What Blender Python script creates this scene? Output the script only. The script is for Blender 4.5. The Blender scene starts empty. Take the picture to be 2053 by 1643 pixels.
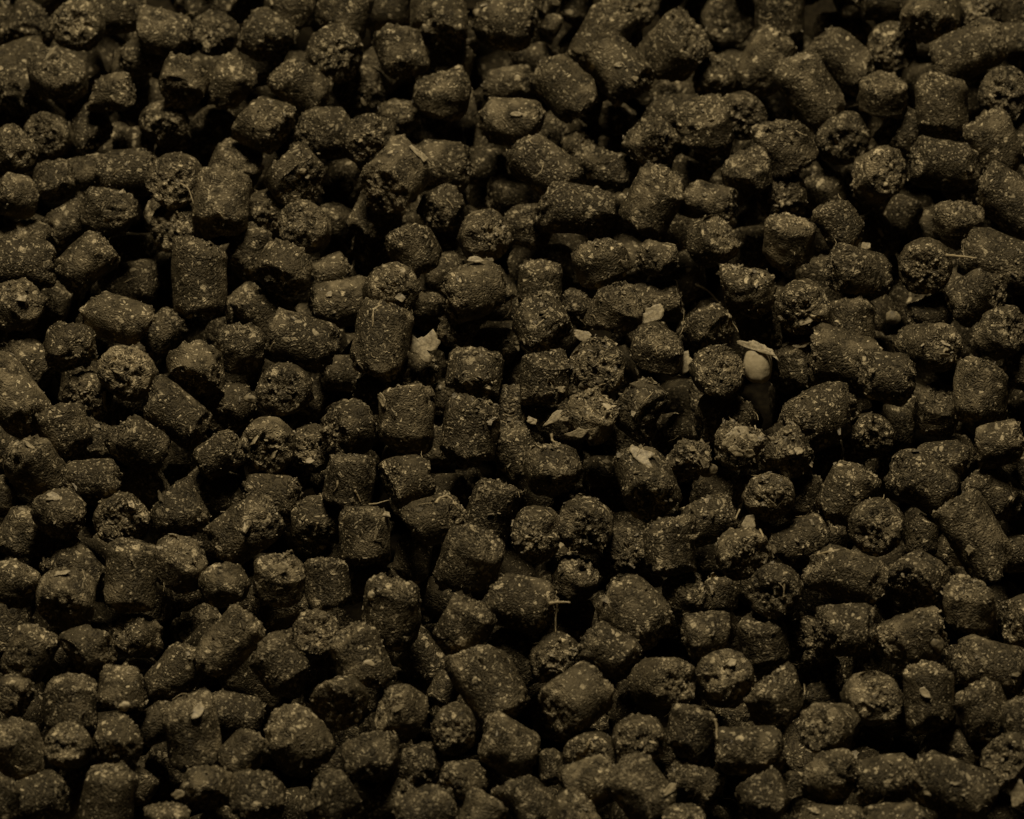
import bpy, math, random
import numpy as np
from mathutils import Vector, Matrix, Quaternion

# ------------------------------------------------------------------ camera, world, light, exposure
scene = bpy.context.scene
col = scene.collection
ELEV, DIST = math.radians(52.0), 0.70
cam_d = bpy.data.cameras.new('camera')
cam = bpy.data.objects.new('camera', cam_d)
col.objects.link(cam)
cam.location = (0.0, -DIST * math.cos(ELEV), DIST * math.sin(ELEV))
cam.rotation_euler = (math.pi / 2 - ELEV, 0, 0)
cam_d.sensor_width = 36.0
cam_d.lens = 204.6
cam_d.clip_start, cam_d.clip_end = 0.05, 10.0
cam_d.dof.use_dof = True
cam_d.dof.focus_distance = DIST - 0.002
cam_d.dof.aperture_fstop = 40.0
scene.camera = cam

world = bpy.data.worlds.new('World')
scene.world = world
world.use_nodes = True
world.node_tree.nodes['Background'].inputs['Color'].default_value = (1.0, 0.86, 0.62, 1)
world.node_tree.nodes['Background'].inputs['Strength'].default_value = 0.0

def area_light(name, loc, aim, size, power, colour):
    ld = bpy.data.lights.new(name, 'AREA')
    ld.shape, ld.size, ld.energy, ld.color = 'DISK', size, power, colour
    o = bpy.data.objects.new(name, ld)
    col.objects.link(o)
    o.location = loc
    o.rotation_euler = (Vector(aim) - Vector(loc)).to_track_quat('-Z', 'Y').to_euler()
    return o
area_light('overhead_lamp', (-0.03, 0.245, 0.58), (0, 0.0, 0), 0.21, 4.2, (1.0, 0.89, 0.70))

scene.render.engine = 'CYCLES'
scene.cycles.max_bounces = 4
scene.cycles.diffuse_bounces = 2
scene.view_settings.view_transform = 'Standard'
scene.view_settings.look = 'None'
scene.view_settings.exposure = 0.0
scene.view_settings.gamma = 1.0
scene.view_settings.use_curve_mapping = False

# ------------------------------------------------------------------ noise helpers (numpy)
def hash3(ix, iy, iz, seed):
    h = (ix.astype(np.int64) * 374761393 + iy.astype(np.int64) * 668265263 + iz.astype(np.int64) * 2147483647 + seed * 1274126177) & 0xFFFFFFFF
    h = ((h ^ (h >> 13)) * 1274126177) & 0xFFFFFFFF
    h = ((h ^ (h >> 16)) * 2246822519) & 0xFFFFFFFF
    return ((h ^ (h >> 15)) & 0xFFFFFF) / float(0xFFFFFF)

def vnoise(p, seed):
    i = np.floor(p).astype(np.int64)
    f = p - i
    f = f * f * f * (f * (f * 6 - 15) + 10)
    r = 0.0
    for dx in (0, 1):
        wx = f[:, 0] if dx else 1 - f[:, 0]
        for dy in (0, 1):
            wy = f[:, 1] if dy else 1 - f[:, 1]
            for dz in (0, 1):
                wz = f[:, 2] if dz else 1 - f[:, 2]
                r = r + wx * wy * wz * hash3(i[:, 0] + dx, i[:, 1] + dy, i[:, 2] + dz, seed)
    return r * 2 - 1

def fbm(p, seed, octaves=3):
    r, a, tot = 0.0, 1.0, 0.0
    for k in range(octaves):
        r = r + a * vnoise(p * (2.03 ** k) + 7.3 * k, seed + 31 * k)
        tot += a
        a *= 0.5
    return r / tot

def cells(p, seed):
    """nearest-cell random value and distance (jittered grid)"""
    i = np.floor(p).astype(np.int64)
    best = np.full(len(p), 9.0)
    val = np.zeros(len(p))
    for dx in (-1, 0, 1):
        for dy in (-1, 0, 1):
            for dz in (-1, 0, 1):
                c = i + (dx, dy, dz)
                j = np.stack([hash3(c[:, 0], c[:, 1], c[:, 2], seed + s) for s in (1, 2, 3)], 1)
                d = ((c + j - p) ** 2).sum(1)
                v = hash3(c[:, 0], c[:, 1], c[:, 2], seed + 4)
                m = d < best
                best = np.where(m, d, best)
                val = np.where(m, v, val)
    return val, np.sqrt(best)

def smooth(e0, e1, x):
    t = np.clip((x - e0) / (e1 - e0), 0, 1)
    return t * t * (3 - 2 * t)

# ------------------------------------------------------------------ materials
def new_mat(name):
    m = bpy.data.materials.new(name)
    m.use_nodes = True
    nt = m.node_tree
    for n in list(nt.nodes):
        nt.nodes.remove(n)
    out = nt.nodes.new('ShaderNodeOutputMaterial')
    b = nt.nodes.new('ShaderNodeBsdfPrincipled')
    nt.links.new(b.outputs[0], out.inputs[0])
    return m, nt, b

class G:
    """small node-graph helper"""
    def __init__(self, nt):
        self.nt = nt
    def n(self, t, **kw):
        x = self.nt.nodes.new(t)
        for k, v in kw.items():
            setattr(x, k, v)
        return x
    def put(self, sock, v):
        if isinstance(v, bpy.types.NodeSocket):
            self.nt.links.new(v, sock)
        else:
            sock.default_value = v
    def math(self, op, a, b=0.0, clamp=False):
        x = self.n('ShaderNodeMath', operation=op, use_clamp=clamp)
        self.put(x.inputs[0], a)
        self.put(x.inputs[1], b)
        return x.outputs[0]
    def ramp(self, v, lo, hi, a=0.0, b=1.0):
        x = self.n('ShaderNodeMapRange', interpolation_type='SMOOTHSTEP')
        self.put(x.inputs[0], v)
        for k, q in zip((1, 2, 3, 4), (lo, hi, a, b)):
            self.put(x.inputs[k], q)
        return x.outputs[0]
    def mix(self, f, a, b):
        x = self.n('ShaderNodeMix', data_type='RGBA')
        self.put(x.inputs[0], f)
        self.put(x.inputs[6], a)
        self.put(x.inputs[7], b)
        return x.outputs[2]
    def noise(self, vec, scale, detail=2.0, rough=0.5):
        x = self.n('ShaderNodeTexNoise')
        self.put(x.inputs['Vector'], vec)
        x.inputs['Scale'].default_value = scale
        x.inputs['Detail'].default_value = detail
        x.inputs['Roughness'].default_value = rough
        return x
    def voro(self, vec, scale):
        x = self.n('ShaderNodeTexVoronoi')
        self.put(x.inputs['Vector'], vec)
        x.inputs['Scale'].default_value = scale
        return x

def pellet_material(name):
    m, nt, b = new_mat(name)
    g = G(nt)
    tc = g.n('ShaderNodeTexCoord').outputs['Object']
    oi = g.n('ShaderNodeObjectInfo')
    off = g.n('ShaderNodeVectorMath', operation='SCALE')
    off.inputs[0].default_value = (0.7, 1.3, 2.1)
    g.put(off.inputs[3], oi.outputs['Random'])
    add = g.n('ShaderNodeVectorMath', operation='ADD')
    g.put(add.inputs[0], tc)
    g.put(add.inputs[1], off.outputs[0])
    P = add.outputs[0]
    cap = g.n('ShaderNodeAttribute', attribute_name='broken').outputs['Fac']
    dust = g.n('ShaderNodeAttribute', attribute_name='dust').outputs['Fac']
    # warped coordinates make the specks irregular and elongated
    wn = g.noise(P, 900, 1.0)
    wsub = g.n('ShaderNodeVectorMath', operation='SUBTRACT')
    g.put(wsub.inputs[0], wn.outputs['Color'])
    wsub.inputs[1].default_value = (0.5, 0.5, 0.5)
    wsc = g.n('ShaderNodeVectorMath', operation='SCALE')
    g.put(wsc.inputs[0], wsub.outputs[0])
    wsc.inputs[3].default_value = 0.0014
    wadd = g.n('ShaderNodeVectorMath', operation='ADD')
    g.put(wadd.inputs[0], P)
    g.put(wadd.inputs[1], wsc.outputs[0])
    Q = wadd.outputs[0]
    def grains(scale):
        v = g.voro(Q, scale)
        rgb = g.n('ShaderNodeSeparateColor')
        g.put(rgb.inputs[0], v.outputs['Color'])
        return v.outputs['Distance'], rgb.outputs
    def specks(d, c, keep_side, keep_cap, r0, r1):
        keep_side = g.ramp(oi.outputs['Random'], 0, 1, keep_side * 1.6, keep_side * 0.5)
        keep = g.math('ADD', keep_side, g.math('MULTIPLY', cap, g.math('SUBTRACT', keep_cap, keep_side)))
        on = g.math('LESS_THAN', c[0], keep)
        rad = g.ramp(c[1], 0, 1, r0, r1)
        shape = g.math('SUBTRACT', 1.0, g.ramp(g.math('DIVIDE', d, rad), 0.75, 1.0))
        return g.math('MULTIPLY', g.math('MULTIPLY', on, shape), g.ramp(c[2], 0, 1, 0.40, 1.0))
    d1, c1 = grains(3300)
    d2, c2 = grains(1250)
    sp = g.math('MAXIMUM', g.math('MULTIPLY', specks(d1, c1, 0.21, 0.38, 0.26, 0.66), 0.9), specks(d2, c2, 0.16, 0.52, 0.10, 0.56))
    # ground meal: every grain its own brown, plus broad drifts of tone and dusty patches
    n1 = g.noise(P, 420, 3.0, 0.62).outputs[0]
    side = g.mix(g.ramp(c1[1], 0.0, 1.0), (0.013, 0.0100, 0.0049, 1), (0.066, 0.0512, 0.0262, 1))
    torn = g.mix(g.ramp(c1[1], 0.0, 1.0), (0.008, 0.0061, 0.0030, 1), (0.090, 0.0700, 0.0360, 1))
    base = g.mix(cap, side, torn)
    base = g.mix(g.math('MULTIPLY', g.ramp(n1, 0.35, 0.75), 0.6), base, (0.064, 0.0495, 0.0252, 1))
    dn = g.math('MULTIPLY', dust, g.ramp(n1, 0.36, 0.60))
    sp = g.math('MULTIPLY', sp, g.ramp(n1, 0.32, 0.62, 0.42, 1.20), True)
    base = g.mix(dn, base, (0.21, 0.164, 0.088, 1))
    colr = g.mix(sp, base, (0.50, 0.402, 0.228, 1))
    tint = g.ramp(oi.outputs['Random'], 0, 1, 0.78, 1.18)
    hsv = g.n('ShaderNodeHueSaturation')
    g.put(hsv.inputs['Value'], tint)
    g.put(hsv.inputs['Color'], colr)
    g.put(b.inputs['Base Color'], hsv.outputs[0])
    b.inputs['Roughness'].default_value = 0.58
    b.inputs['Specular IOR Level'].default_value = 0.22
    b.inputs['Specular Tint'].default_value = (1.0, 0.86, 0.60, 1)
    # fine relief
    h = g.math('ADD', g.math('MULTIPLY', d1, -0.8), g.math('MULTIPLY', g.noise(P, 5200, 2.0).outputs[0], 0.7))
    bump = g.n('ShaderNodeBump')
    g.put(bump.inputs['Strength'], g.math('ADD', 0.72, g.math('MULTIPLY', cap, 0.28)))
    bump.inputs['Distance'].default_value = 0.00030
    g.put(bump.inputs['Height'], h)
    g.put(b.inputs['Normal'], bump.outputs[0])
    return m

def pale_material(name, c0, c1, rough=0.6, scale=900, attr=None):
    m, nt, b = new_mat(name)
    g = G(nt)
    tc = g.n('ShaderNodeTexCoord').outputs['Object']
    f = g.ramp(g.noise(tc, scale, 4.0, 0.6).outputs[0], 0.3, 0.7)
    if attr:
        f = g.math('MULTIPLY', f, g.n('ShaderNodeAttribute', attribute_name=attr).outputs['Fac'])
    g.put(b.inputs['Base Color'], g.mix(f, (*c0, 1), (*c1, 1)))
    b.inputs['Roughness'].default_value = rough
    b.inputs['Specular IOR Level'].default_value = 0.3
    bump = g.n('ShaderNodeBump')
    bump.inputs['Strength'].default_value = 0.5
    bump.inputs['Distance'].default_value = 0.0001
    g.put(bump.inputs['Height'], g.noise(tc, scale * 3, 3.0).outputs[0])
    g.put(b.inputs['Normal'], bump.outputs[0])
    return m

M_PELLET = pellet_material('pellet_meal')
M_BRAN = pale_material('bran_flake', (0.060, 0.046, 0.022), (0.46, 0.368, 0.205), 0.6, 2500, 'tone')
M_HUSK = pale_material('pale_husk', (0.17, 0.133, 0.070), (0.42, 0.336, 0.185), 0.55, 2200)
M_GRAIN = pale_material('pale_grain', (0.32, 0.255, 0.14), (0.46, 0.37, 0.21), 0.5, 700)
M_MEAL = pale_material('meal_lump', (0.07, 0.054, 0.027), (0.22, 0.172, 0.088), 0.65, 1800)
M_FIBRE = pale_material('straw_fibre', (0.26, 0.20, 0.10), (0.40, 0.31, 0.16), 0.5, 2500)
M_GROUND = pale_material('shaded_ground', (0.008, 0.006, 0.003), (0.020, 0.015, 0.007), 0.8, 1200)  # near-black colour stands in for the deep shade between the pellets

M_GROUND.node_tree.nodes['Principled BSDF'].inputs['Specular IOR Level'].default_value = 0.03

# ------------------------------------------------------------------ mesh builders
def mesh_from(name, V, F, attrs=None, mat=None, flat=False):
    me = bpy.data.meshes.new(name)
    V = np.asarray(V, dtype=np.float32)
    F = [np.asarray(F)] if isinstance(F, np.ndarray) else F
    loops = np.concatenate([f.ravel() for f in F]).astype(np.int32)
    tot = np.concatenate([np.full(len(f), f.shape[1]) for f in F]).astype(np.int32)
    start = np.concatenate([[0], np.cumsum(tot)[:-1]]).astype(np.int32)
    me.vertices.add(len(V))
    me.vertices.foreach_set('co', V.ravel())
    me.loops.add(len(loops))
    me.loops.foreach_set('vertex_index', loops)
    me.polygons.add(len(tot))
    me.polygons.foreach_set('loop_start', start)
    me.polygons.foreach_set('loop_total', tot)
    me.update(calc_edges=True)
    me.polygons.foreach_set('use_smooth', np.full(len(tot), not flat))
    for k, v in (attrs or {}).items():
        a = me.attributes.new(k, 'FLOAT', 'POINT')
        a.data.foreach_set('value', np.asarray(v, dtype=np.float32))
    if mat:
        me.materials.append(mat)
    return me

def pellet_shape(R, L, flags, seed, seg=54, q=1.0):
    """closed broken-ended cylinder along Z: vertices, quads, 'broken' and 'dust' weights"""
    rng = np.random.default_rng(seed)
    crumb = 'c' in flags
    h = L * R
    rc = R * rng.uniform(0.20, 0.50) * (1.3 if crumb else 1)
    ncap, ncor, nside = int(9 * q), max(3, int(4 * q)), max(6, int(18 * L / 1.2 * q))
    pr = [(R - rc) * k / ncap for k in range(1, ncap)]
    prof = [(r, -h, 1.0) for r in pr]
    for k in range(ncor + 1):
        a = k / ncor * math.pi / 2
        prof.append((R - rc + rc * math.sin(a), -h + rc - rc * math.cos(a), 1 - 0.6 * k / ncor))
    for k in range(1, nside):
        prof.append((R, -h + rc + 2 * (h - rc) * k / nside, 0.0))
    for k in range(ncor + 1):
        a = math.pi / 2 * (1 - k / ncor)
        prof.append((R - rc + rc * math.sin(a), h - rc + rc * math.cos(a), 0.4 + 0.6 * k / ncor))
    prof += [(r, h, 1.0) for r in reversed(pr)]
    prof = np.array(prof)
    n = len(prof)
    th = np.arange(seg) / seg * 2 * math.pi
    rr = np.repeat(prof[:, 0], seg)
    zz = np.repeat(prof[:, 1], seg)
    cap = np.repeat(prof[:, 2], seg)
    tt = np.tile(th, n)
    V = np.stack([rr * np.cos(tt), rr * np.sin(tt), zz], 1)
    V = np.concatenate([[[0, 0, -h]], V, [[0, 0, h]]])
    cap = np.concatenate([[1.0], cap, [1.0]])
    i = np.arange(n - 1)[:, None] * seg + 1
    j = np.arange(seg)[None]
    j2 = (j + 1) % seg
    quads = np.stack([i + j, i + j2, i + seg + j2, i + seg + j], -1).reshape(-1, 4)
    last = len(V) - 1
    b0 = 1 + (n - 1) * seg
    k = np.arange(seg)
    k2 = (k + 1) % seg
    tris = np.concatenate([np.stack([np.zeros(seg, int), 1 + k2, 1 + k], 1), np.stack([np.full(seg, last), b0 + k, b0 + k2], 1)])
    U = V / R                                         # unit-radius coordinates
    rad = np.hypot(U[:, 0], U[:, 1])
    dirx = np.where(rad[:, None] > 1e-6, U[:, :2] / np.maximum(rad, 1e-6)[:, None], 0)
    # oval section, slight taper and bend
    ov, oa = rng.uniform(0.0, 0.05), rng.uniform(0, math.pi)
    tp = rng.normal(0, 0.03)
    w = 1 + ov * np.cos(2 * (np.arctan2(U[:, 1], U[:, 0]) - oa)) + tp * U[:, 2] / L
    U[:, :2] *= w[:, None]
    U[:, 0] += rng.normal(0, 0.03) * (U[:, 2] ** 2)
    # broken ends: tilt, bowl and torn rim
    for s in (-1, 1):
        e = smooth(0.25 * L, L, s * U[:, 2])
        tx, ty = rng.normal(0, 0.19, 2)
        bowl = float(np.clip(rng.normal(0.0, 0.08), -0.08, 0.16))
        dz = tx * U[:, 0] + ty * U[:, 1] + bowl * (1 - rad ** 2)
        dz = dz + (0.22 if crumb else 0.17) * fbm(np.stack([U[:, 0] * 1.5, U[:, 1] * 1.5, np.full(len(U), s * 3.0)], 1) + seed * 1.7, seed + 11, 3)
        U[:, 2] += s * e * dz
        lip = rng.uniform(-0.10, 0.09)
        fl = smooth(0.72 * L, L, s * V[:, 2] / R) * np.clip(rad, 0, 1)
        an = fbm(np.stack([dirx[:, 0] * 1.6, dirx[:, 1] * 1.6, np.full(len(U), s * 5.0)], 1) + seed, seed + 5, 3)
        U[:, :2] += dirx * (fl * (lip + 0.13 * an))[:, None]
    broken = smooth(0.0, 0.9, cap)
    # chips knocked off the rims: points beyond a slanted plane fall back to it
    for _ in range(rng.integers(3, 7) + (2 if crumb else 0)):
        s = rng.choice((-1, 1))
        a = rng.uniform(0, 2 * math.pi)
        el = rng.uniform(0.25, 1.2)
        nv = np.array([math.cos(a) * math.cos(el), math.sin(a) * math.cos(el), s * math.sin(el)])
        corner = math.cos(el) + L * math.sin(el)
        d = corner - rng.uniform(0.08, 0.42) * (1.2 if crumb else 1)
        lim = d + 0.10 * fbm(U * 2.4 + seed, seed + 77, 3)
        over = U @ nv - lim
        m = over > 0
        U[m] -= nv * (over[m] * 0.93)[:, None]
        broken = np.maximum(broken, smooth(0.0, 0.08, over) * 0.9)
    # lumps, meal grain and flaky breaks
    N = np.stack([dirx[:, 0] * np.minimum(1, rad), dirx[:, 1] * np.minimum(1, rad), np.sign(U[:, 2]) * cap], 1)
    N /= np.maximum(np.linalg.norm(N, axis=1), 1e-6)[:, None]
    amp = 2.7 if crumb else 1.0
    disp = 0.065 * amp * fbm(U * 1.3 + seed * 0.37, seed + 1, 2)
    disp += (0.026 * amp + 0.040 * broken) * fbm(U * 4.5 + seed * 0.91, seed + 2, 2)
    cv, cd = cells(U * 5.2 + seed * 0.53, seed + 3)
    disp += (0.006 + (0.125 if 'r' in flags or crumb else 0.085) * broken) * ((cv - 0.5) * (1 - smooth(0.35, 0.75, cd) * 0.5) - 0.55 * smooth(0.42, 0.78, cd))
    cv2, cd2 = cells(U * 9.5 + seed * 0.23, seed + 8)
    disp += (0.032 + 0.045 * broken) * (cv2 - 0.45) * (1 - smooth(0.3, 0.8, cd2))
    # worn, crumbled rims
    rim = smooth(0.62, 0.98, np.abs(V[:, 2]) / h) * smooth(0.55, 0.92, rad)
    wear = smooth(-0.25, 0.55, fbm(U * 1.7 + seed * 0.43, seed + 21, 3))
    disp -= (0.24 if crumb else 0.19) * rim * wear
    disp += 0.08 * rim * fbm(U * 6.5 + seed * 0.3, seed + 22, 2)
    broken = np.maximum(broken, rim * wear * 0.85)
    # pits torn out of the broken ends
    pit = smooth(0.20, 0.65, fbm(U * 3.7 + seed * 0.71, seed + 6, 2))
    disp -= (0.20 if 'r' in flags else 0.11) * pit * broken * smooth(0.95, 0.6, rad)
    U = U + N * disp[:, None]
    dust = smooth(0.05, 0.5, fbm(U * 1.1 + seed * 0.19, seed + 9, 2)) * 0.5
    if 'b' in flags:
        dust = np.clip(dust * 1.3 + 0.22, 0, 0.75)
    if 'p' in flags:
        dust = np.clip(dust + 0.25, 0, 0.95)
    if 'd' in flags:
        dust *= 0.3
    dust = dust + broken * 0.12
    return U * R, [quads, tris], broken, dust, N

def flake_plates(pts, nrm, sizes, rng, lift=0.45):
    """many tiny irregular bran plates lying on a surface: vertices, triangles, tone"""
    VV, FF, TT = [], [], []
    base = 0
    for p, n, s in zip(pts, nrm, sizes):
        n = n + rng.normal(0, lift, 3)
        n /= np.linalg.norm(n)
        t = np.cross(n, rng.normal(size=3))
        t /= np.linalg.norm(t)
        b = np.cross(n, t)
        k = 6
        a = np.sort(rng.uniform(0, 2 * math.pi, k) * 0.35 + np.arange(k) / k * 2 * math.pi)
        el = rng.uniform(1.0, 2.2)
        r = s * rng.uniform(0.65, 1.1, k)
        ring = p + (np.cos(a) * r * el ** 0.5)[:, None] * t + (np.sin(a) * r / el ** 0.5)[:, None] * b
        ring = ring + n * (rng.normal(0, 0.12, k) * s)[:, None]
        hgt = 0.10 * s + 0.00002
        top, bot = ring + n * hgt, ring - n * hgt * 1.5
        c = p + n * hgt * 1.4
        VV.append(np.concatenate([top, bot, [c]]))
        i = np.arange(k)
        i2 = (i + 1) % k
        FF.append(np.concatenate([np.stack([i, i2, np.full(k, 12)], 1), np.stack([k + i, k + i2, i2], 1), np.stack([k + i, i2, i], 1)]) + base)
        TT.append(np.full(13, rng.uniform(0.2, 1.15)))
        base += 13
    return np.concatenate(VV), np.concatenate(FF), np.concatenate(TT)

def axis_matrix(a, spin):
    return Vector(a).normalized().to_track_quat('Z', 'Y') @ Quaternion((0, 0, 1), spin)

def put(o, parent=None, label=None, category=None, group=None, kind=None):
    col.objects.link(o)
    if parent:
        o.parent = parent
    for k, v in (('label', label), ('category', category), ('group', group), ('kind', kind)):
        if v:
            o[k] = v
    return o

# ------------------------------------------------------------------ the surface under the pile
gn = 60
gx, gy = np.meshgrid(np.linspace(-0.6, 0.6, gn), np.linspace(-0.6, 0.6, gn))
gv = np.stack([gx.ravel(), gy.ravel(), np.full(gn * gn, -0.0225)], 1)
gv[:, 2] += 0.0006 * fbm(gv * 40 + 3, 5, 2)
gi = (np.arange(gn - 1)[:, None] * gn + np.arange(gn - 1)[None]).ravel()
put(bpy.data.objects.new('ground', mesh_from('ground', gv, [np.stack([gi, gi + 1, gi + gn + 1, gi + gn], 1)], None, M_GROUND)), kind='structure')

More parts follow.
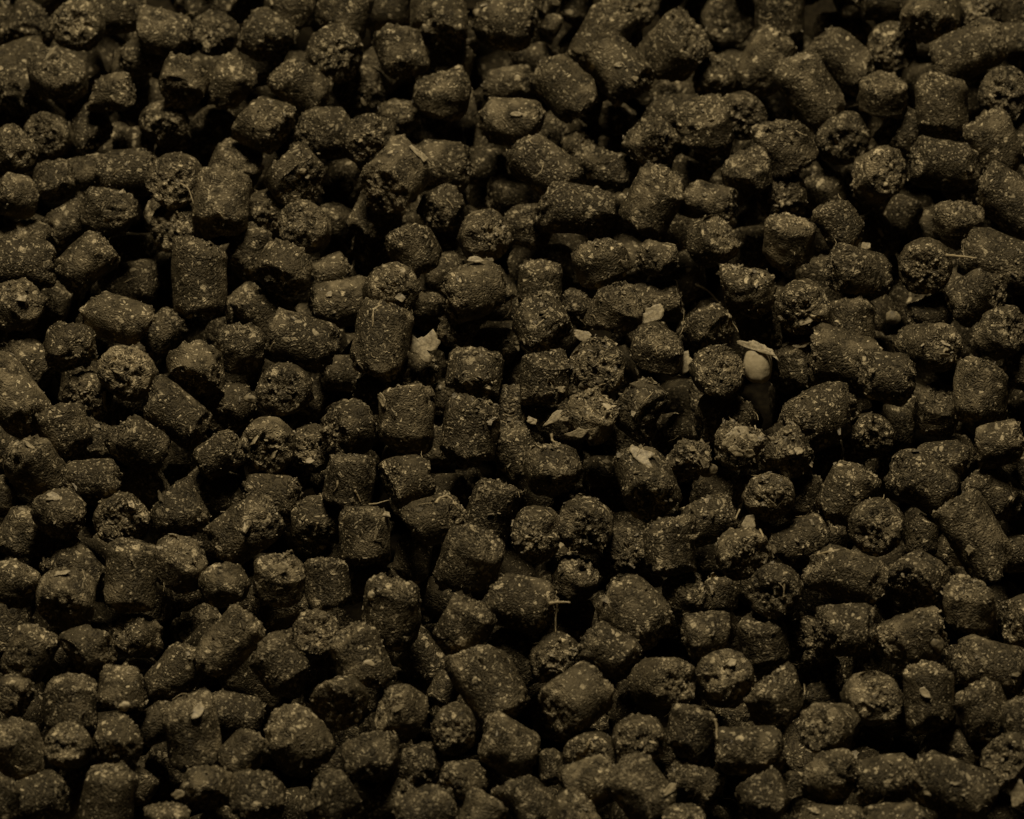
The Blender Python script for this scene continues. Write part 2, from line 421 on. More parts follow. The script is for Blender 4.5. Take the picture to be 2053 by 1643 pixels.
# ------------------------------------------------------------------ the pellets one can tell apart
# x, y, z in hundredths of a millimetre; axis in thousandths; radius in micrometres; half length / radius; look; label
PELLETS = [
(-6552,6901,-742,433,283,856,3432,0.81,'-','stubby smooth pellet slanting up rightward, just below the top left corner'),
(-6132,6516,-407,-307,-935,-175,3238,0.78,'-','stubby smooth pellet standing upright, one width above the husk sliver'),
(-5518,6120,83,-180,-520,835,3312,0.9,'r','stubby rough pellet seen end-on, one width above and one right of the husk sliver'),
(-5018,6748,-352,985,137,107,2901,1.18,'d','dark pellet lying level, one width above and one right of the husk sliver'),
(-4399,6025,28,962,-257,-90,2974,1.18,'b','pale-dusted pellet lying level, two widths right of the husk sliver'),
(-4661,6032,-407,951,308,20,2241,1.44,'-','small smooth pellet lying level, two widths right of the husk sliver'),
(-3782,6381,-380,-195,-658,727,2859,0.9,'r','stubby rough pellet seen end-on, three widths right of the husk sliver'),
(-3145,5950,65,814,-581,-20,3207,0.91,'-','stubby smooth pellet slanting up leftward, four widths right of the husk sliver'),
(-6292,5915,-495,925,372,71,3123,1.26,'-','smooth pellet lying level, one width left of the husk sliver'),
(-5715,5230,93,-135,216,967,3623,0.78,'b','stubby pale-dusted pellet tipped end-forward, just below the husk sliver'),
(-6233,5370,-334,-845,-512,156,3036,0.78,'r','stubby rough pellet lying level, one width below and one left of the husk sliver'),
(-5006,5016,53,936,-146,320,2479,1.07,'r','rough pellet lying level, one width below and one right of the husk sliver'),
(-4124,5120,105,-307,-935,-175,3016,0.78,'-','stubby smooth pellet standing upright, one width below and three right of the husk sliver'),
(-3553,5283,-52,659,397,639,2938,0.97,'-','stubby smooth pellet slanting up rightward, one width below and four right of the husk sliver'),
(-4380,4903,-438,104,-744,660,3028,0.9,'r','stubby rough pellet seen end-on, one width below and two right of the husk sliver'),
(-3077,4485,27,814,-541,212,3336,0.92,'-','stubby smooth pellet lying level, one width below and four right of the husk sliver'),
(-6271,4111,-24,845,-28,535,3161,0.78,'-','stubby smooth pellet lying level, two widths below and one left of the husk sliver'),
(-5805,4620,-321,-195,-658,727,2849,0.9,'r','stubby rough pellet seen end-on, two widths below the husk sliver'),
(-5342,4879,-565,449,-883,-134,3233,0.78,'r','stubby rough pellet slanting up leftward, two widths below and one right of the husk sliver'),
(-5720,3876,-334,0,934,358,2665,0.78,'-','stubby smooth pellet standing upright, three widths below the husk sliver'),
(-5293,4153,-497,985,137,107,2275,1.18,'-','small smooth pellet lying level, two widths below and one right of the husk sliver'),
(-4790,3760,-33,996,69,54,2986,1.18,'-','smooth pellet lying level, two widths below and two right of the husk sliver'),
(-4174,3598,23,-104,-744,660,3245,0.9,'r','stubby rough pellet seen end-on, three widths below and two right of the husk sliver'),
(-3585,3214,57,-82,-948,-307,3497,1.23,'brp','pale-dusted pellet standing upright, three widths below and three right of the husk sliver'),
(-3467,4193,-457,478,473,740,3278,0.78,'b','stubby pale-dusted pellet slanting up rightward, two widths below and four right of the husk sliver'),
(-6138,3366,-8,-893,-136,430,2644,0.86,'br','stubby pale-dusted pellet lying level, three widths below and one left of the husk sliver'),
(-5001,3097,15,449,343,825,3231,0.78,'-','stubby smooth pellet slanting up rightward, three widths below and one right of the husk sliver'),
(-5519,3285,-461,866,394,308,2523,1.18,'-','smooth pellet slanting up rightward, three widths below the husk sliver'),
(-2832,6474,-28,163,519,839,3394,0.81,'-',"stubby smooth pellet standing upright, four widths left of the top edge's middle"),
(-2131,6398,57,259,761,595,3389,1.09,'-',"smooth pellet standing upright, three widths left of the top edge's middle"),
(-920,6216,51,0,-1000,17,3654,0.78,'r',"stubby rough pellet tipped end-forward, one width left of the top edge's middle"),
(-2242,5598,92,205,-574,793,3634,0.9,'r',"stubby rough pellet seen end-on, one width below and four left of the top edge's middle"),
(-1402,5710,32,-337,836,433,2966,1.09,'-',"smooth pellet standing upright, one width below and two left of the top edge's middle"),
(-823,5972,-588,342,740,579,2856,1.09,'-',"smooth pellet standing upright, one width below and one left of the top edge's middle"),
(-881,5034,-34,156,428,890,3555,0.78,'-',"stubby smooth pellet standing upright, two widths below and one left of the top edge's middle"),
(-2636,5129,19,740,-330,-586,2932,1.18,'-',"smooth pellet slanting up leftward, two widths below and four left of the top edge's middle"),
(-1890,5580,-545,-71,-756,651,3184,0.9,'-',"stubby smooth pellet seen end-on, two widths below and three left of the top edge's middle"),
(-1444,4983,-434,327,528,784,2693,0.78,'c',"stubby crumbly pellet standing upright, two widths below and two left of the top edge's middle"),
(-2303,4518,-154,-940,-211,270,3276,0.91,'-',"stubby smooth pellet lying level, three widths below and four left of the top edge's middle"),
(-1799,4196,96,208,-602,771,3125,0.9,'r',"stubby rough pellet seen end-on, three widths below and three left of the top edge's middle"),
(-2704,3687,4,578,-812,-78,3513,0.78,'-','smooth pellet slanting up leftward, three widths above and three left of the torn husk flake'),
(-1419,3602,105,-548,-833,77,3440,1.13,'brp','pale-dusted pellet tipped end-forward, three widths above the torn husk flake'),
(-1707,3500,-505,500,682,533,2845,1.18,'r','rough pellet slanting up rightward, three widths above and one left of the torn husk flake'),
(-860,4219,-439,981,-175,84,3010,1.13,'-','smooth pellet lying level, three widths above and one left of the curled hair'),
(-842,3485,-400,-845,-512,156,2858,0.78,'r','stubby rough pellet lying level, two widths above and one left of the curled hair'),
(-16,4618,-70,957,-265,121,3009,1.18,'b',"pale-dusted pellet lying level, two widths below the top edge's middle"),
(-28,5550,-415,970,28,242,2367,1.26,'b','pale-dusted pellet lying level, five widths above the curled hair'),
(-29,6267,-53,925,-339,169,3321,1.13,'r',"rough pellet lying level, just below the top edge's middle"),
(1509,7039,-513,0,-766,643,3633,0.9,'r',"stubby rough pellet seen end-on, two widths right of the top edge's middle"),
(1148,6327,-415,469,696,544,3039,1.44,'-',"smooth pellet slanting up rightward, one width below and two right of the top edge's middle"),
(1362,5463,-48,595,-759,-265,3390,1.08,'r',"rough pellet slanting up leftward, one width below and two right of the top edge's middle"),
(2054,5834,-51,557,215,802,3714,0.98,'br',"pale-dusted pellet slanting up rightward, one width below and three right of the top edge's middle"),
(2555,5713,-448,296,333,895,2642,0.81,'c',"stubby crumbly pellet standing upright, two widths below and four right of the top edge's middle"),
(669,5188,-77,696,-656,-292,3191,1.22,'-',"smooth pellet slanting up leftward, two widths below and one right of the top edge's middle"),
(2074,5050,-397,1000,0,0,2492,1.44,'-',"smooth pellet lying level, two widths below and three right of the top edge's middle"),
(2412,4505,-35,-163,519,839,3472,0.81,'-',"stubby smooth pellet standing upright, three widths below and four right of the top edge's middle"),
(2901,5071,-479,104,-744,660,3033,0.9,'r','stubby rough pellet seen end-on, five widths above the white seed'),
(1720,4211,21,604,-645,468,3162,0.83,'r',"stubby rough pellet tipped end-forward, three widths below and three right of the top edge's middle"),
(376,3875,-35,807,-552,-211,3092,1.31,'-','smooth pellet slanting up leftward, three widths above and one right of the curled hair'),
(819,4596,-524,883,43,467,2082,0.81,'c',"small crumbly pellet lying level, three widths below and one right of the top edge's middle"),
(1122,4172,-413,940,-270,-211,2407,1.44,'c','crumbly pellet lying level, three widths above and two right of the curled hair'),
(780,3140,2,986,-56,-154,3167,1.44,'-','smooth pellet lying level, two widths above and one right of the curled hair'),
(1739,3293,-65,447,585,677,3391,1.22,'-','smooth pellet slanting up rightward, two widths above and three right of the curled hair'),
(2444,3312,-69,951,-308,-20,2380,1.31,'b','pale-dusted pellet lying level, three widths above and one left of the white seed'),
(2916,3724,-20,-156,428,890,3150,0.78,'-','stubby smooth pellet standing upright, four widths above the white seed'),
(195,3226,-438,-163,519,839,2853,0.81,'-','stubby smooth pellet standing upright, two widths above the curled hair'),
(3425,6771,-406,0,669,743,3211,1.13,'-','smooth pellet standing upright, five widths left of the top right corner'),
(4745,7030,-408,1000,0,0,3081,1.09,'-','smooth pellet lying level, three widths left of the top right corner'),
(5322,6289,102,-307,-935,-175,3655,0.78,'r','stubby rough pellet standing upright, two widths left of the top right corner'),
(5926,6488,-91,104,-460,882,2989,0.9,'cr','stubby crumbly pellet seen end-on, one width left of the top right corner'),
(3227,5963,-464,528,612,589,3225,1.22,'b',"pale-dusted pellet slanting up rightward, one width below and five right of the top edge's middle"),
(3736,5137,-38,-522,551,651,3380,1.26,'b','pale-dusted pellet slanting up leftward, three widths above and three left of the bridging straw'),
(4207,5966,-390,766,-507,-396,3062,1.26,'-','smooth pellet slanting up leftward, one width below and four left of the top right corner'),
(4842,6230,-440,-36,-764,645,3062,0.9,'r','stubby rough pellet seen end-on, one width below and three left of the top right corner'),
(4661,4972,36,0,375,927,3081,0.78,'b','stubby pale-dusted pellet standing upright, two widths below and three left of the top right corner'),
(5381,4744,71,-17,788,616,3341,1.13,'-','smooth pellet standing upright, two widths below and two left of the top right corner'),
(4939,4772,-421,643,604,472,2681,1.09,'-','smooth pellet slanting up rightward, three widths above and one left of the bridging straw'),
(5750,5670,68,906,333,260,3263,1.44,'b','pale-dusted pellet slanting up rightward, one width below and one left of the top right corner'),
(6188,4989,46,-195,-658,727,3282,0.9,'r','stubby rough pellet seen end-on, two widths below the top right corner'),
(3412,4149,-11,-362,546,755,3461,0.92,'-','stubby smooth pellet standing upright, three widths above and two left of the dim deep kernel'),
(4160,4621,-380,-104,-744,660,3287,0.9,'rd','stubby dark pellet seen end-on, two widths above and two left of the bridging straw'),
(4554,3685,36,568,-234,789,3114,0.91,'br','stubby pale-dusted pellet tipped end-forward, two widths above and two left of the bridging straw'),
(5347,3832,35,986,-56,-154,3052,1.31,'-','smooth pellet lying level, two widths above the bridging straw'),
(6000,4146,59,-369,613,699,3125,1.22,'-','smooth pellet standing upright, two widths above and one right of the bridging straw'),
(6169,3263,-1,788,-485,-379,3263,1.35,'-','smooth pellet slanting up leftward, one width above and one right of the bridging straw'),
(3375,3751,-505,-71,-756,651,3201,0.9,'cr','stubby crumbly pellet seen end-on, two widths above and two left of the dim deep kernel'),
(5501,2893,38,29,292,956,3093,0.78,'b','stubby pale-dusted pellet tipped end-forward, one width above the bridging straw'),
(-6070,2953,-420,156,428,890,3143,0.78,'b',"stubby pale-dusted pellet standing upright, three widths above the left edge's middle"),
(-6082,2302,-9,1000,0,0,3079,1.53,'-',"long smooth pellet lying level, three widths above the left edge's middle"),
(-5234,2270,31,766,507,396,2798,1.26,'-',"smooth pellet slanting up rightward, three widths above and two right of the left edge's middle"),
(-4179,3195,-411,-195,-658,727,3116,0.9,'br','stubby pale-dusted pellet seen end-on, three widths below and two right of the husk sliver'),
(-3835,2061,-41,0,788,616,3335,1.35,'-','smooth pellet standing upright, one width above and four left of the torn husk flake'),
(-3253,2839,-428,500,682,533,2575,1.18,'-','smooth pellet slanting up rightward, two widths above and three left of the torn husk flake'),
(-4804,1421,-28,937,-347,-51,2926,1.31,'b',"pale-dusted pellet lying level, two widths above and two right of the left edge's middle"),
(-6058,1546,31,449,343,825,3057,0.78,'br',"stubby pale-dusted pellet slanting up rightward, two widths above the left edge's middle"),
(-5342,935,45,149,-982,-114,3235,0.78,'r',"stubby rough pellet standing upright, one width above and one right of the left edge's middle"),
(-5937,1145,-480,707,-557,-435,2849,1.22,'-',"smooth pellet slanting up leftward, one width above and one right of the left edge's middle"),
(-4257,1559,-432,766,507,396,2361,1.22,'-',"smooth pellet slanting up rightward, two widths above and three right of the left edge's middle"),
(-4640,551,-5,-180,-520,835,3226,0.9,'brp',"stubby pale-dusted pellet seen end-on, one width above and three right of the left edge's middle"),
(-3816,634,7,149,-982,-114,3292,0.78,'r',"stubby rough pellet standing upright, one width above and four right of the left edge's middle"),
(-3272,950,-41,-156,428,890,3174,0.78,'-','stubby smooth pellet standing upright, four widths left of the torn husk flake'),
(-6020,163,50,606,-718,-341,3235,1.44,'b',"pale-dusted pellet slanting up leftward, just above the left edge's middle"),
(-5144,513,-415,-36,-764,645,2980,0.9,'cr',"stubby crumbly pellet seen end-on, two widths right of the left edge's middle"),
(-4041,-45,-45,816,-504,-283,2989,1.31,'-',"smooth pellet slanting up leftward, four widths right of the left edge's middle"),
(-3392,423,-448,-689,-725,-10,2720,0.78,'r','rough pellet slanting up rightward, one width below and four left of the torn husk flake'),
(-3308,2192,-737,766,507,396,2256,1.18,'-','smooth pellet slanting up rightward, one width above and four left of the torn husk flake'),
(-3023,3446,-460,-71,-756,651,2992,0.9,'r','stubby rough pellet seen end-on, three widths above and three left of the torn husk flake'),
(-2571,2915,-75,-104,-460,882,3097,0.9,'brp','stubby pale-dusted pellet seen end-on, two widths above and two left of the torn husk flake'),
(-2786,2083,114,-307,-935,-175,3330,0.78,'r','stubby rough pellet standing upright, two widths above and three left of the torn husk flake'),
(-2981,1823,-448,640,-655,-401,2927,1.22,'-','smooth pellet slanting up leftward, one width above and three left of the torn husk flake'),
(-2543,1081,-59,962,-150,-227,3178,1.22,'-','smooth pellet lying level, two widths left of the torn husk flake'),
(-2237,2441,-390,940,270,211,2173,1.09,'-','small smooth pellet lying level, one width above and two left of the torn husk flake'),
(-2088,1986,-415,978,164,128,2953,1.35,'br','pale-dusted pellet lying level, one width above and two left of the torn husk flake'),
(-1473,1850,4,188,-533,825,3197,0.9,'r','stubby rough pellet seen end-on, one width above and one left of the torn husk flake'),
(-1217,2502,0,-453,513,729,3054,0.97,'-','stubby smooth pellet slanting up leftward, two widths above the torn husk flake'),
(-335,2708,1,208,-602,771,3221,0.9,'brp','stubby pale-dusted pellet seen end-on, two widths above the curled hair'),
(-424,1853,0,-908,-402,120,3393,1.23,'br','pale-dusted pellet lying level, one width left of the curled hair'),
(-1586,968,111,205,866,456,3492,1.26,'-','smooth pellet standing upright, one width left of the torn husk flake'),
(-681,1564,-418,853,-426,301,2223,0.92,'c','small crumbly pellet lying level, one width right of the torn husk flake'),
(-1149,1050,-596,883,-464,72,2413,0.91,'c','stubby crumbly pellet lying level, one width below the torn husk flake'),
(-449,562,0,-125,-971,-203,3355,0.78,'-','stubby smooth pellet standing upright, one width below and one right of the torn husk flake'),
(-2761,351,-63,-195,-658,727,3158,0.9,'r','stubby rough pellet seen end-on, one width below and three left of the torn husk flake'),
(-1570,693,-536,970,28,242,2599,1.26,'r','rough pellet lying level, one width below and one left of the torn husk flake'),
(353,2236,-412,0,788,616,2762,1.09,'-','smooth pellet standing upright, one width right of the curled hair'),
(349,1261,55,380,-912,-156,3438,0.78,'r','stubby rough pellet slanting up leftward, one width right of the curled hair'),
(1099,2284,5,-321,485,813,3405,0.81,'-','stubby smooth pellet standing upright, one width above and two right of the curled hair'),
(1789,2299,63,925,-339,169,2094,1.23,'cb','small crumbly pellet lying level, two widths above and two left of the white seed'),
(2465,2632,6,720,-189,668,3087,0.86,'r','stubby rough pellet tipped end-forward, two widths above and one left of the white seed'),
(2880,1837,30,-168,590,790,3130,0.92,'cr','stubby crumbly pellet standing upright, one width above the white seed'),
(3029,1830,-612,-174,776,606,2627,1.18,'d','dark pellet standing upright, one width above the white seed'),
(854,1867,-346,-163,519,839,2293,0.81,'c','stubby crumbly pellet standing upright, one width right of the curled hair'),
(1274,1527,25,380,372,847,3122,0.78,'brp','stubby pale-dusted pellet slanting up rightward, two widths right of the curled hair'),
(1727,2007,-412,996,69,54,2494,1.44,'-','smooth pellet lying level, one width above and two left of the white seed'),
(2387,1269,-3,604,-778,-174,3022,0.81,'-','stubby smooth pellet slanting up leftward, one width above and one left of the white seed'),
(1760,810,76,156,428,890,3230,0.78,'-','stubby smooth pellet standing upright, two widths left of the white seed'),
(1022,628,72,-36,-764,645,3225,0.9,'r','stubby rough pellet seen end-on, two widths above and one left of the elongated husk patch'),
(394,414,72,87,785,613,2962,1.09,'-','smooth pellet standing upright, one width below and one right of the curled hair'),
(2472,518,95,195,-658,727,3092,0.9,'r','stubby rough pellet seen end-on, one width left of the white seed'),
(960,-208,136,449,343,825,3135,0.78,'bcp','crumbly pellet slanting up rightward, one width above and one left of the elongated husk patch'),
(1545,20,9,676,-736,21,3403,0.78,'r','stubby rough pellet slanting up leftward, one width above the elongated husk patch'),
(2573,257,-511,-433,-899,-68,3430,0.81,'r','stubby rough pellet slanting up rightward, just above the pale crumbly chunk'),
(-3,284,-427,0,788,616,2781,1.09,'-','smooth pellet standing upright, two widths below the curled hair'),
(3411,2640,-3,30,374,927,3088,0.98,'b','stubby pale-dusted pellet standing upright, two widths above and one right of the white seed'),
(4033,2913,24,-500,682,533,2689,1.09,'-','smooth pellet slanting up leftward, two widths above and one left of the dim deep kernel'),
(4228,2204,-92,-837,-131,532,2948,1.33,'r','rough pellet lying level, one width above and one left of the dim deep kernel'),
(5065,2191,40,-71,-756,651,3270,0.9,'r','stubby rough pellet seen end-on, one width left of the bridging straw'),
(5979,2321,-12,925,-372,-71,3407,1.31,'-','smooth pellet lying level, one width right of the bridging straw'),
(5669,1743,1,837,221,501,2972,1.13,'-','smooth pellet slanting up rightward, one width below the bridging straw'),
(5144,1827,-452,940,270,211,2295,1.26,'-','smooth pellet lying level, one width right of the dim deep kernel'),
(3543,1579,9,-7,-766,643,3254,0.9,'r','stubby rough pellet seen end-on, one width above and one right of the white seed'),
(4160,1713,-467,35,788,615,2882,1.09,'-','smooth pellet standing upright, one width left of the dim deep kernel'),
(5921,1188,-9,770,-132,624,3049,0.83,'-',"stubby smooth pellet tipped end-forward, two widths above the right edge's middle"),
(5058,977,-36,642,-454,617,2980,1.38,'br','pale-dusted pellet tipped end-forward, one width below and one right of the dim deep kernel'),
(3509,1152,-549,-174,776,606,2610,1.0,'-','stubby smooth pellet standing upright, one width right of the white seed'),
(4053,922,-201,966,-204,-159,3438,1.26,'-','smooth pellet lying level, one width below and one left of the dim deep kernel'),
(4491,428,92,985,-137,-107,2961,1.09,'-','smooth pellet lying level, one width below the dim deep kernel'),
(5646,282,-14,70,786,614,3283,1.18,'-',"smooth pellet standing upright, one width left of the right edge's middle"),
(5156,346,-448,150,364,919,2783,0.81,'-',"stubby smooth pellet standing upright, two widths left of the right edge's middle"),
(3677,-123,-3,-785,-596,169,3527,1.15,'r','rough pellet slanting up rightward, one width above and two right of the pale crumbly chunk'),
(-5353,-303,-6,-342,740,579,2817,1.09,'-',"smooth pellet standing upright, one width right of the left edge's middle"),
(-5714,-816,-64,-407,295,865,3317,0.92,'b',"pale-dusted pellet slanting up leftward, one width below and one right of the left edge's middle"),
(-4459,-582,53,-742,149,653,2971,1.08,'-',"smooth pellet slanting up leftward, one width below and three right of the left edge's middle"),
(-5016,-54,-524,174,776,606,1936,1.18,'-',"small smooth pellet standing upright, one width below and two right of the left edge's middle"),
(-5023,-1059,-50,992,15,122,2673,1.18,'-',"smooth pellet lying level, one width below and two right of the left edge's middle"),
(-4460,-768,-581,814,160,559,2744,0.91,'b',"pale-dusted pellet slanting up rightward, two widths below and three right of the left edge's middle"),
(-4641,-1574,-87,205,-631,749,3105,0.9,'cr',"stubby crumbly pellet seen end-on, two widths below and two right of the left edge's middle"),
(-3969,-1488,-103,449,-883,-134,3235,0.78,'-',"smooth pellet slanting up leftward, two widths below and four right of the left edge's middle"),
(-3533,-841,-564,940,-270,-211,2950,1.35,'-','smooth pellet lying level, five widths left of the arched husk strip'),
(-3502,-707,29,853,281,440,2302,1.22,'r',"rough pellet slanting up rightward, one width below and four right of the left edge's middle"),
(-2936,-433,-141,-71,-756,651,3331,0.9,'br','stubby pale-dusted pellet seen end-on, two widths below and three left of the torn husk flake'),
(-5345,-1583,13,689,-725,-10,3038,0.78,'br',"pale-dusted pellet slanting up leftward, two widths below and one right of the left edge's middle"),
(-5846,-1522,-453,500,682,533,2540,1.18,'b',"pale-dusted pellet slanting up rightward, two widths below the left edge's middle"),
(-5178,-2061,-445,766,-507,-396,2829,1.18,'-',"smooth pellet slanting up leftward, three widths below and two right of the left edge's middle"),
(-5843,-2580,1,449,343,825,2949,0.78,'-',"stubby smooth pellet slanting up rightward, three widths below the left edge's middle"),
(-5242,-2787,-3,67,-997,37,3445,0.86,'br',"stubby pale-dusted pellet tipped end-forward, four widths below and one right of the left edge's middle"),
(-4489,-2472,-26,35,788,615,3016,1.35,'-',"smooth pellet standing upright, three widths below and three right of the left edge's middle"),
(-3930,-2311,-7,296,333,895,3208,0.78,'b','stubby pale-dusted pellet standing upright, two widths above and four left of the twin pale lumps'),
(-3166,-1840,12,791,277,545,3120,1.34,'r','rough pellet slanting up rightward, three widths above and three left of the twin pale lumps'),
(-3387,-2585,-31,470,-852,-232,2743,0.81,'-','smooth pellet slanting up leftward, two widths above and three left of the twin pale lumps'),
(-2861,-985,-472,985,-137,-107,2943,1.13,'r','rough pellet lying level, three widths left of the arched husk strip'),
(-2442,-225,-509,-134,-728,673,2707,0.9,'cr','stubby crumbly pellet seen end-on, one width above and three left of the arched husk strip'),
(-1955,-271,-27,-814,-541,212,3139,0.81,'r','stubby rough pellet lying level, two widths below and one left of the torn husk flake'),
(-1274,-109,-2,0,788,616,3528,1.04,'b','pale-dusted pellet standing upright, one width below the torn husk flake'),
(-499,-374,27,174,776,606,3326,1.18,'-','smooth pellet standing upright, one width above the arched husk strip'),
(-1934,-1114,-7,171,657,734,2988,1.13,'-','smooth pellet standing upright, two widths left of the arched husk strip'),
(-1246,-1059,-40,-893,-384,236,3182,0.8,'-','stubby smooth pellet lying level, one width left of the arched husk strip'),
(-2333,-1385,-467,149,-982,-114,2933,0.78,'rd','stubby dark pellet standing upright, three widths left of the arched husk strip'),
(-1749,-1924,15,-35,731,682,3092,1.13,'-','smooth pellet standing upright, one width below and two left of the arched husk strip'),
(-913,-1683,37,925,159,344,2782,1.18,'r','rough pellet lying level, just below the arched husk strip'),
(-253,-1227,-401,337,622,707,2998,1.18,'d','dark pellet standing upright, one width right of the arched husk strip'),
(-496,-2312,63,352,476,806,3582,1.02,'-','big smooth pellet standing upright, one width below the arched husk strip'),
(-2733,-2506,-49,79,451,889,3015,0.91,'br','stubby pale-dusted pellet standing upright, two widths above and two left of the twin pale lumps'),
(-2169,-2547,-83,-35,788,615,2701,1.04,'-','smooth pellet standing upright, two widths above and one left of the twin pale lumps'),
(-1399,-2985,21,168,590,790,3500,1.03,'-','big smooth pellet standing upright, one width above the twin pale lumps'),
(-550,-3267,62,492,565,662,2901,1.09,'-','smooth pellet slanting up rightward, one width above and two right of the twin pale lumps'),
(33,-360,-343,500,-682,-533,2746,1.09,'-','smooth pellet slanting up leftward, one width above and one right of the arched husk strip'),
(484,-979,90,296,-949,-107,3433,0.81,'r','stubby rough pellet standing upright, two widths left of the elongated husk patch'),
(1600,-1107,62,307,-952,-16,3367,1.19,'r','rough pellet tipped end-forward, just below the elongated husk patch'),
(280,-1901,43,0,-766,643,3092,0.9,'cr','stubby crumbly pellet seen end-on, one width above the crossed fibres'),
(876,-1795,59,-36,-764,645,3220,0.9,'r','stubby rough pellet seen end-on, two widths above and one right of the crossed fibres'),
(1372,-1843,-341,0,-766,643,2917,0.9,'rd','stubby dark pellet seen end-on, one width above and one right of the crossed fibres'),
(1862,-2116,85,0,788,616,2958,1.09,'-','smooth pellet standing upright, two widths below and one right of the elongated husk patch'),
(2328,-1437,-319,925,159,344,2672,1.26,'d','dark pellet lying level, two widths below and one left of the pale crumbly chunk'),
(2721,-2197,27,104,-744,660,3021,0.9,'crb','stubby crumbly pellet seen end-on, two widths below the pale crumbly chunk'),
(758,-2275,-334,449,343,825,2842,0.78,'r','stubby rough pellet slanting up rightward, one width above the crossed fibres'),
(108,-2876,-10,966,-204,-159,3254,1.18,'-','smooth pellet lying level, one width left of the crossed fibres'),
(1456,-3061,16,664,-734,-140,3501,1.07,'-','big smooth pellet slanting up leftward, two widths right of the crossed fibres'),
(2072,-2475,-390,636,231,737,2902,0.78,'r','stubby rough pellet slanting up rightward, three widths right of the crossed fibres'),
(2093,-801,53,470,431,771,2421,0.91,'cb','stubby crumbly pellet slanting up rightward, one width right of the elongated husk patch'),
(2746,-509,-43,0,375,927,3069,0.78,'bcp','stubby crumbly pellet standing upright, just below the pale crumbly chunk'),
(3279,-737,58,449,-883,-134,3123,0.78,'crb','stubby crumbly pellet slanting up leftward, one width right of the pale crumbly chunk'),
(3044,-1333,36,0,-766,643,2917,0.9,'crb','stubby crumbly pellet seen end-on, one width below and one right of the pale crumbly chunk'),
(3472,-974,-487,174,776,606,2560,1.09,'-','smooth pellet standing upright, one width below and one right of the pale crumbly chunk'),
(4337,-105,-360,-71,-756,651,2769,0.9,'r','stubby rough pellet seen end-on, two widths below the dim deep kernel'),
(5827,-555,46,908,-19,419,2682,1.13,'b',"pale-dusted pellet lying level, one width below the right edge's middle"),
(5168,-399,-500,996,69,54,2445,1.26,'r',"rough pellet lying level, one width below and two left of the right edge's middle"),
(4915,-1068,-48,863,-339,-375,2902,1.31,'-',"smooth pellet slanting up leftward, one width below and two left of the right edge's middle"),
(3981,-1236,-43,500,682,533,2897,1.13,'-','smooth pellet slanting up rightward, one width below and two right of the pale crumbly chunk'),
(4314,-1783,14,-36,-764,645,3222,0.9,'r','stubby rough pellet seen end-on, two widths below and three right of the pale crumbly chunk'),
(4889,-1554,-490,0,788,616,2038,1.18,'-',"small smooth pellet standing upright, three widths below and two left of the right edge's middle"),
(5477,-1849,-36,500,-682,-533,3301,1.44,'b',"pale-dusted pellet slanting up leftward, three widths below and one left of the right edge's middle"),
(5792,-884,-487,766,-507,-396,2738,1.22,'-',"smooth pellet slanting up leftward, two widths below and one left of the right edge's middle"),
(3425,-1666,-439,940,270,211,2861,1.13,'-','smooth pellet lying level, two widths below and one right of the pale crumbly chunk'),
(3961,-2454,-40,951,-244,-190,3016,1.48,'-','long smooth pellet lying level, three widths below and two right of the pale crumbly chunk'),
(4792,-2525,-24,-612,-714,340,3265,0.78,'r',"stubby rough pellet tipped end-forward, three widths below and two left of the right edge's middle"),
(5370,-2936,-27,0,602,799,3066,1.03,'b','pale-dusted pellet standing upright, four widths above and one left of the bright edge kernel'),
(3084,-2784,102,-195,-658,727,3190,0.9,'r','stubby rough pellet seen end-on, three widths below and one right of the pale crumbly chunk'),
(6004,-3120,-32,-845,-512,156,3061,0.78,'-','stubby smooth pellet lying level, four widths above the bright edge kernel'),
(-5619,-3587,-40,469,696,544,2777,1.22,'-','smooth pellet slanting up rightward, three widths above and one left of the smooth corner kernel'),
(-4957,-3540,-17,-883,-464,72,2924,0.81,'-','stubby smooth pellet lying level, three widths above the smooth corner kernel'),
(-4420,-3002,-474,-633,-384,672,2640,0.91,'r','stubby rough pellet tipped end-forward, four widths above and one right of the smooth corner kernel'),
(-3293,-3408,-51,669,586,458,2782,1.42,'b','pale-dusted pellet slanting up rightward, three widths left of the twin pale lumps'),
(-3921,-3589,-419,643,604,472,2790,1.18,'d','dark pellet slanting up rightward, three widths above and two right of the smooth corner kernel'),
(-5785,-4206,21,612,-714,340,2472,0.84,'r','stubby rough pellet tipped end-forward, two widths above and one left of the smooth corner kernel'),
(-5108,-4315,-44,0,788,616,3090,1.04,'-','smooth pellet standing upright, two widths above the smooth corner kernel'),
(-4504,-4164,31,-162,-945,-284,3029,0.78,'r','stubby rough pellet standing upright, two widths above and one right of the smooth corner kernel'),
(-5715,-4970,41,-321,485,813,3252,0.91,'b','stubby pale-dusted pellet standing upright, one width above and one left of the smooth corner kernel'),
(-5100,-4961,69,-71,-448,891,2638,0.9,'br','stubby pale-dusted pellet seen end-on, one width above the smooth corner kernel'),
(-4534,-4877,-3,-293,-952,-90,2888,0.78,'r','stubby rough pellet standing upright, one width above and one right of the smooth corner kernel'),
(-4156,-4316,-416,866,394,308,2064,1.35,'-','smooth pellet slanting up rightward, two widths above and two right of the smooth corner kernel'),
(-3680,-4723,-64,-173,719,673,3141,1.31,'b','pale-dusted pellet standing upright, one width above and two right of the smooth corner kernel'),
(-3229,-4218,-374,985,-137,-107,2670,1.18,'-','smooth pellet lying level, one width below and three left of the twin pale lumps'),
(-3094,-5026,-9,707,557,435,2507,1.09,'-','smooth pellet slanting up rightward, two widths below and three left of the twin pale lumps'),
(-5417,-5489,-193,966,204,159,2817,1.26,'-','smooth pellet lying level, one width left of the smooth corner kernel'),
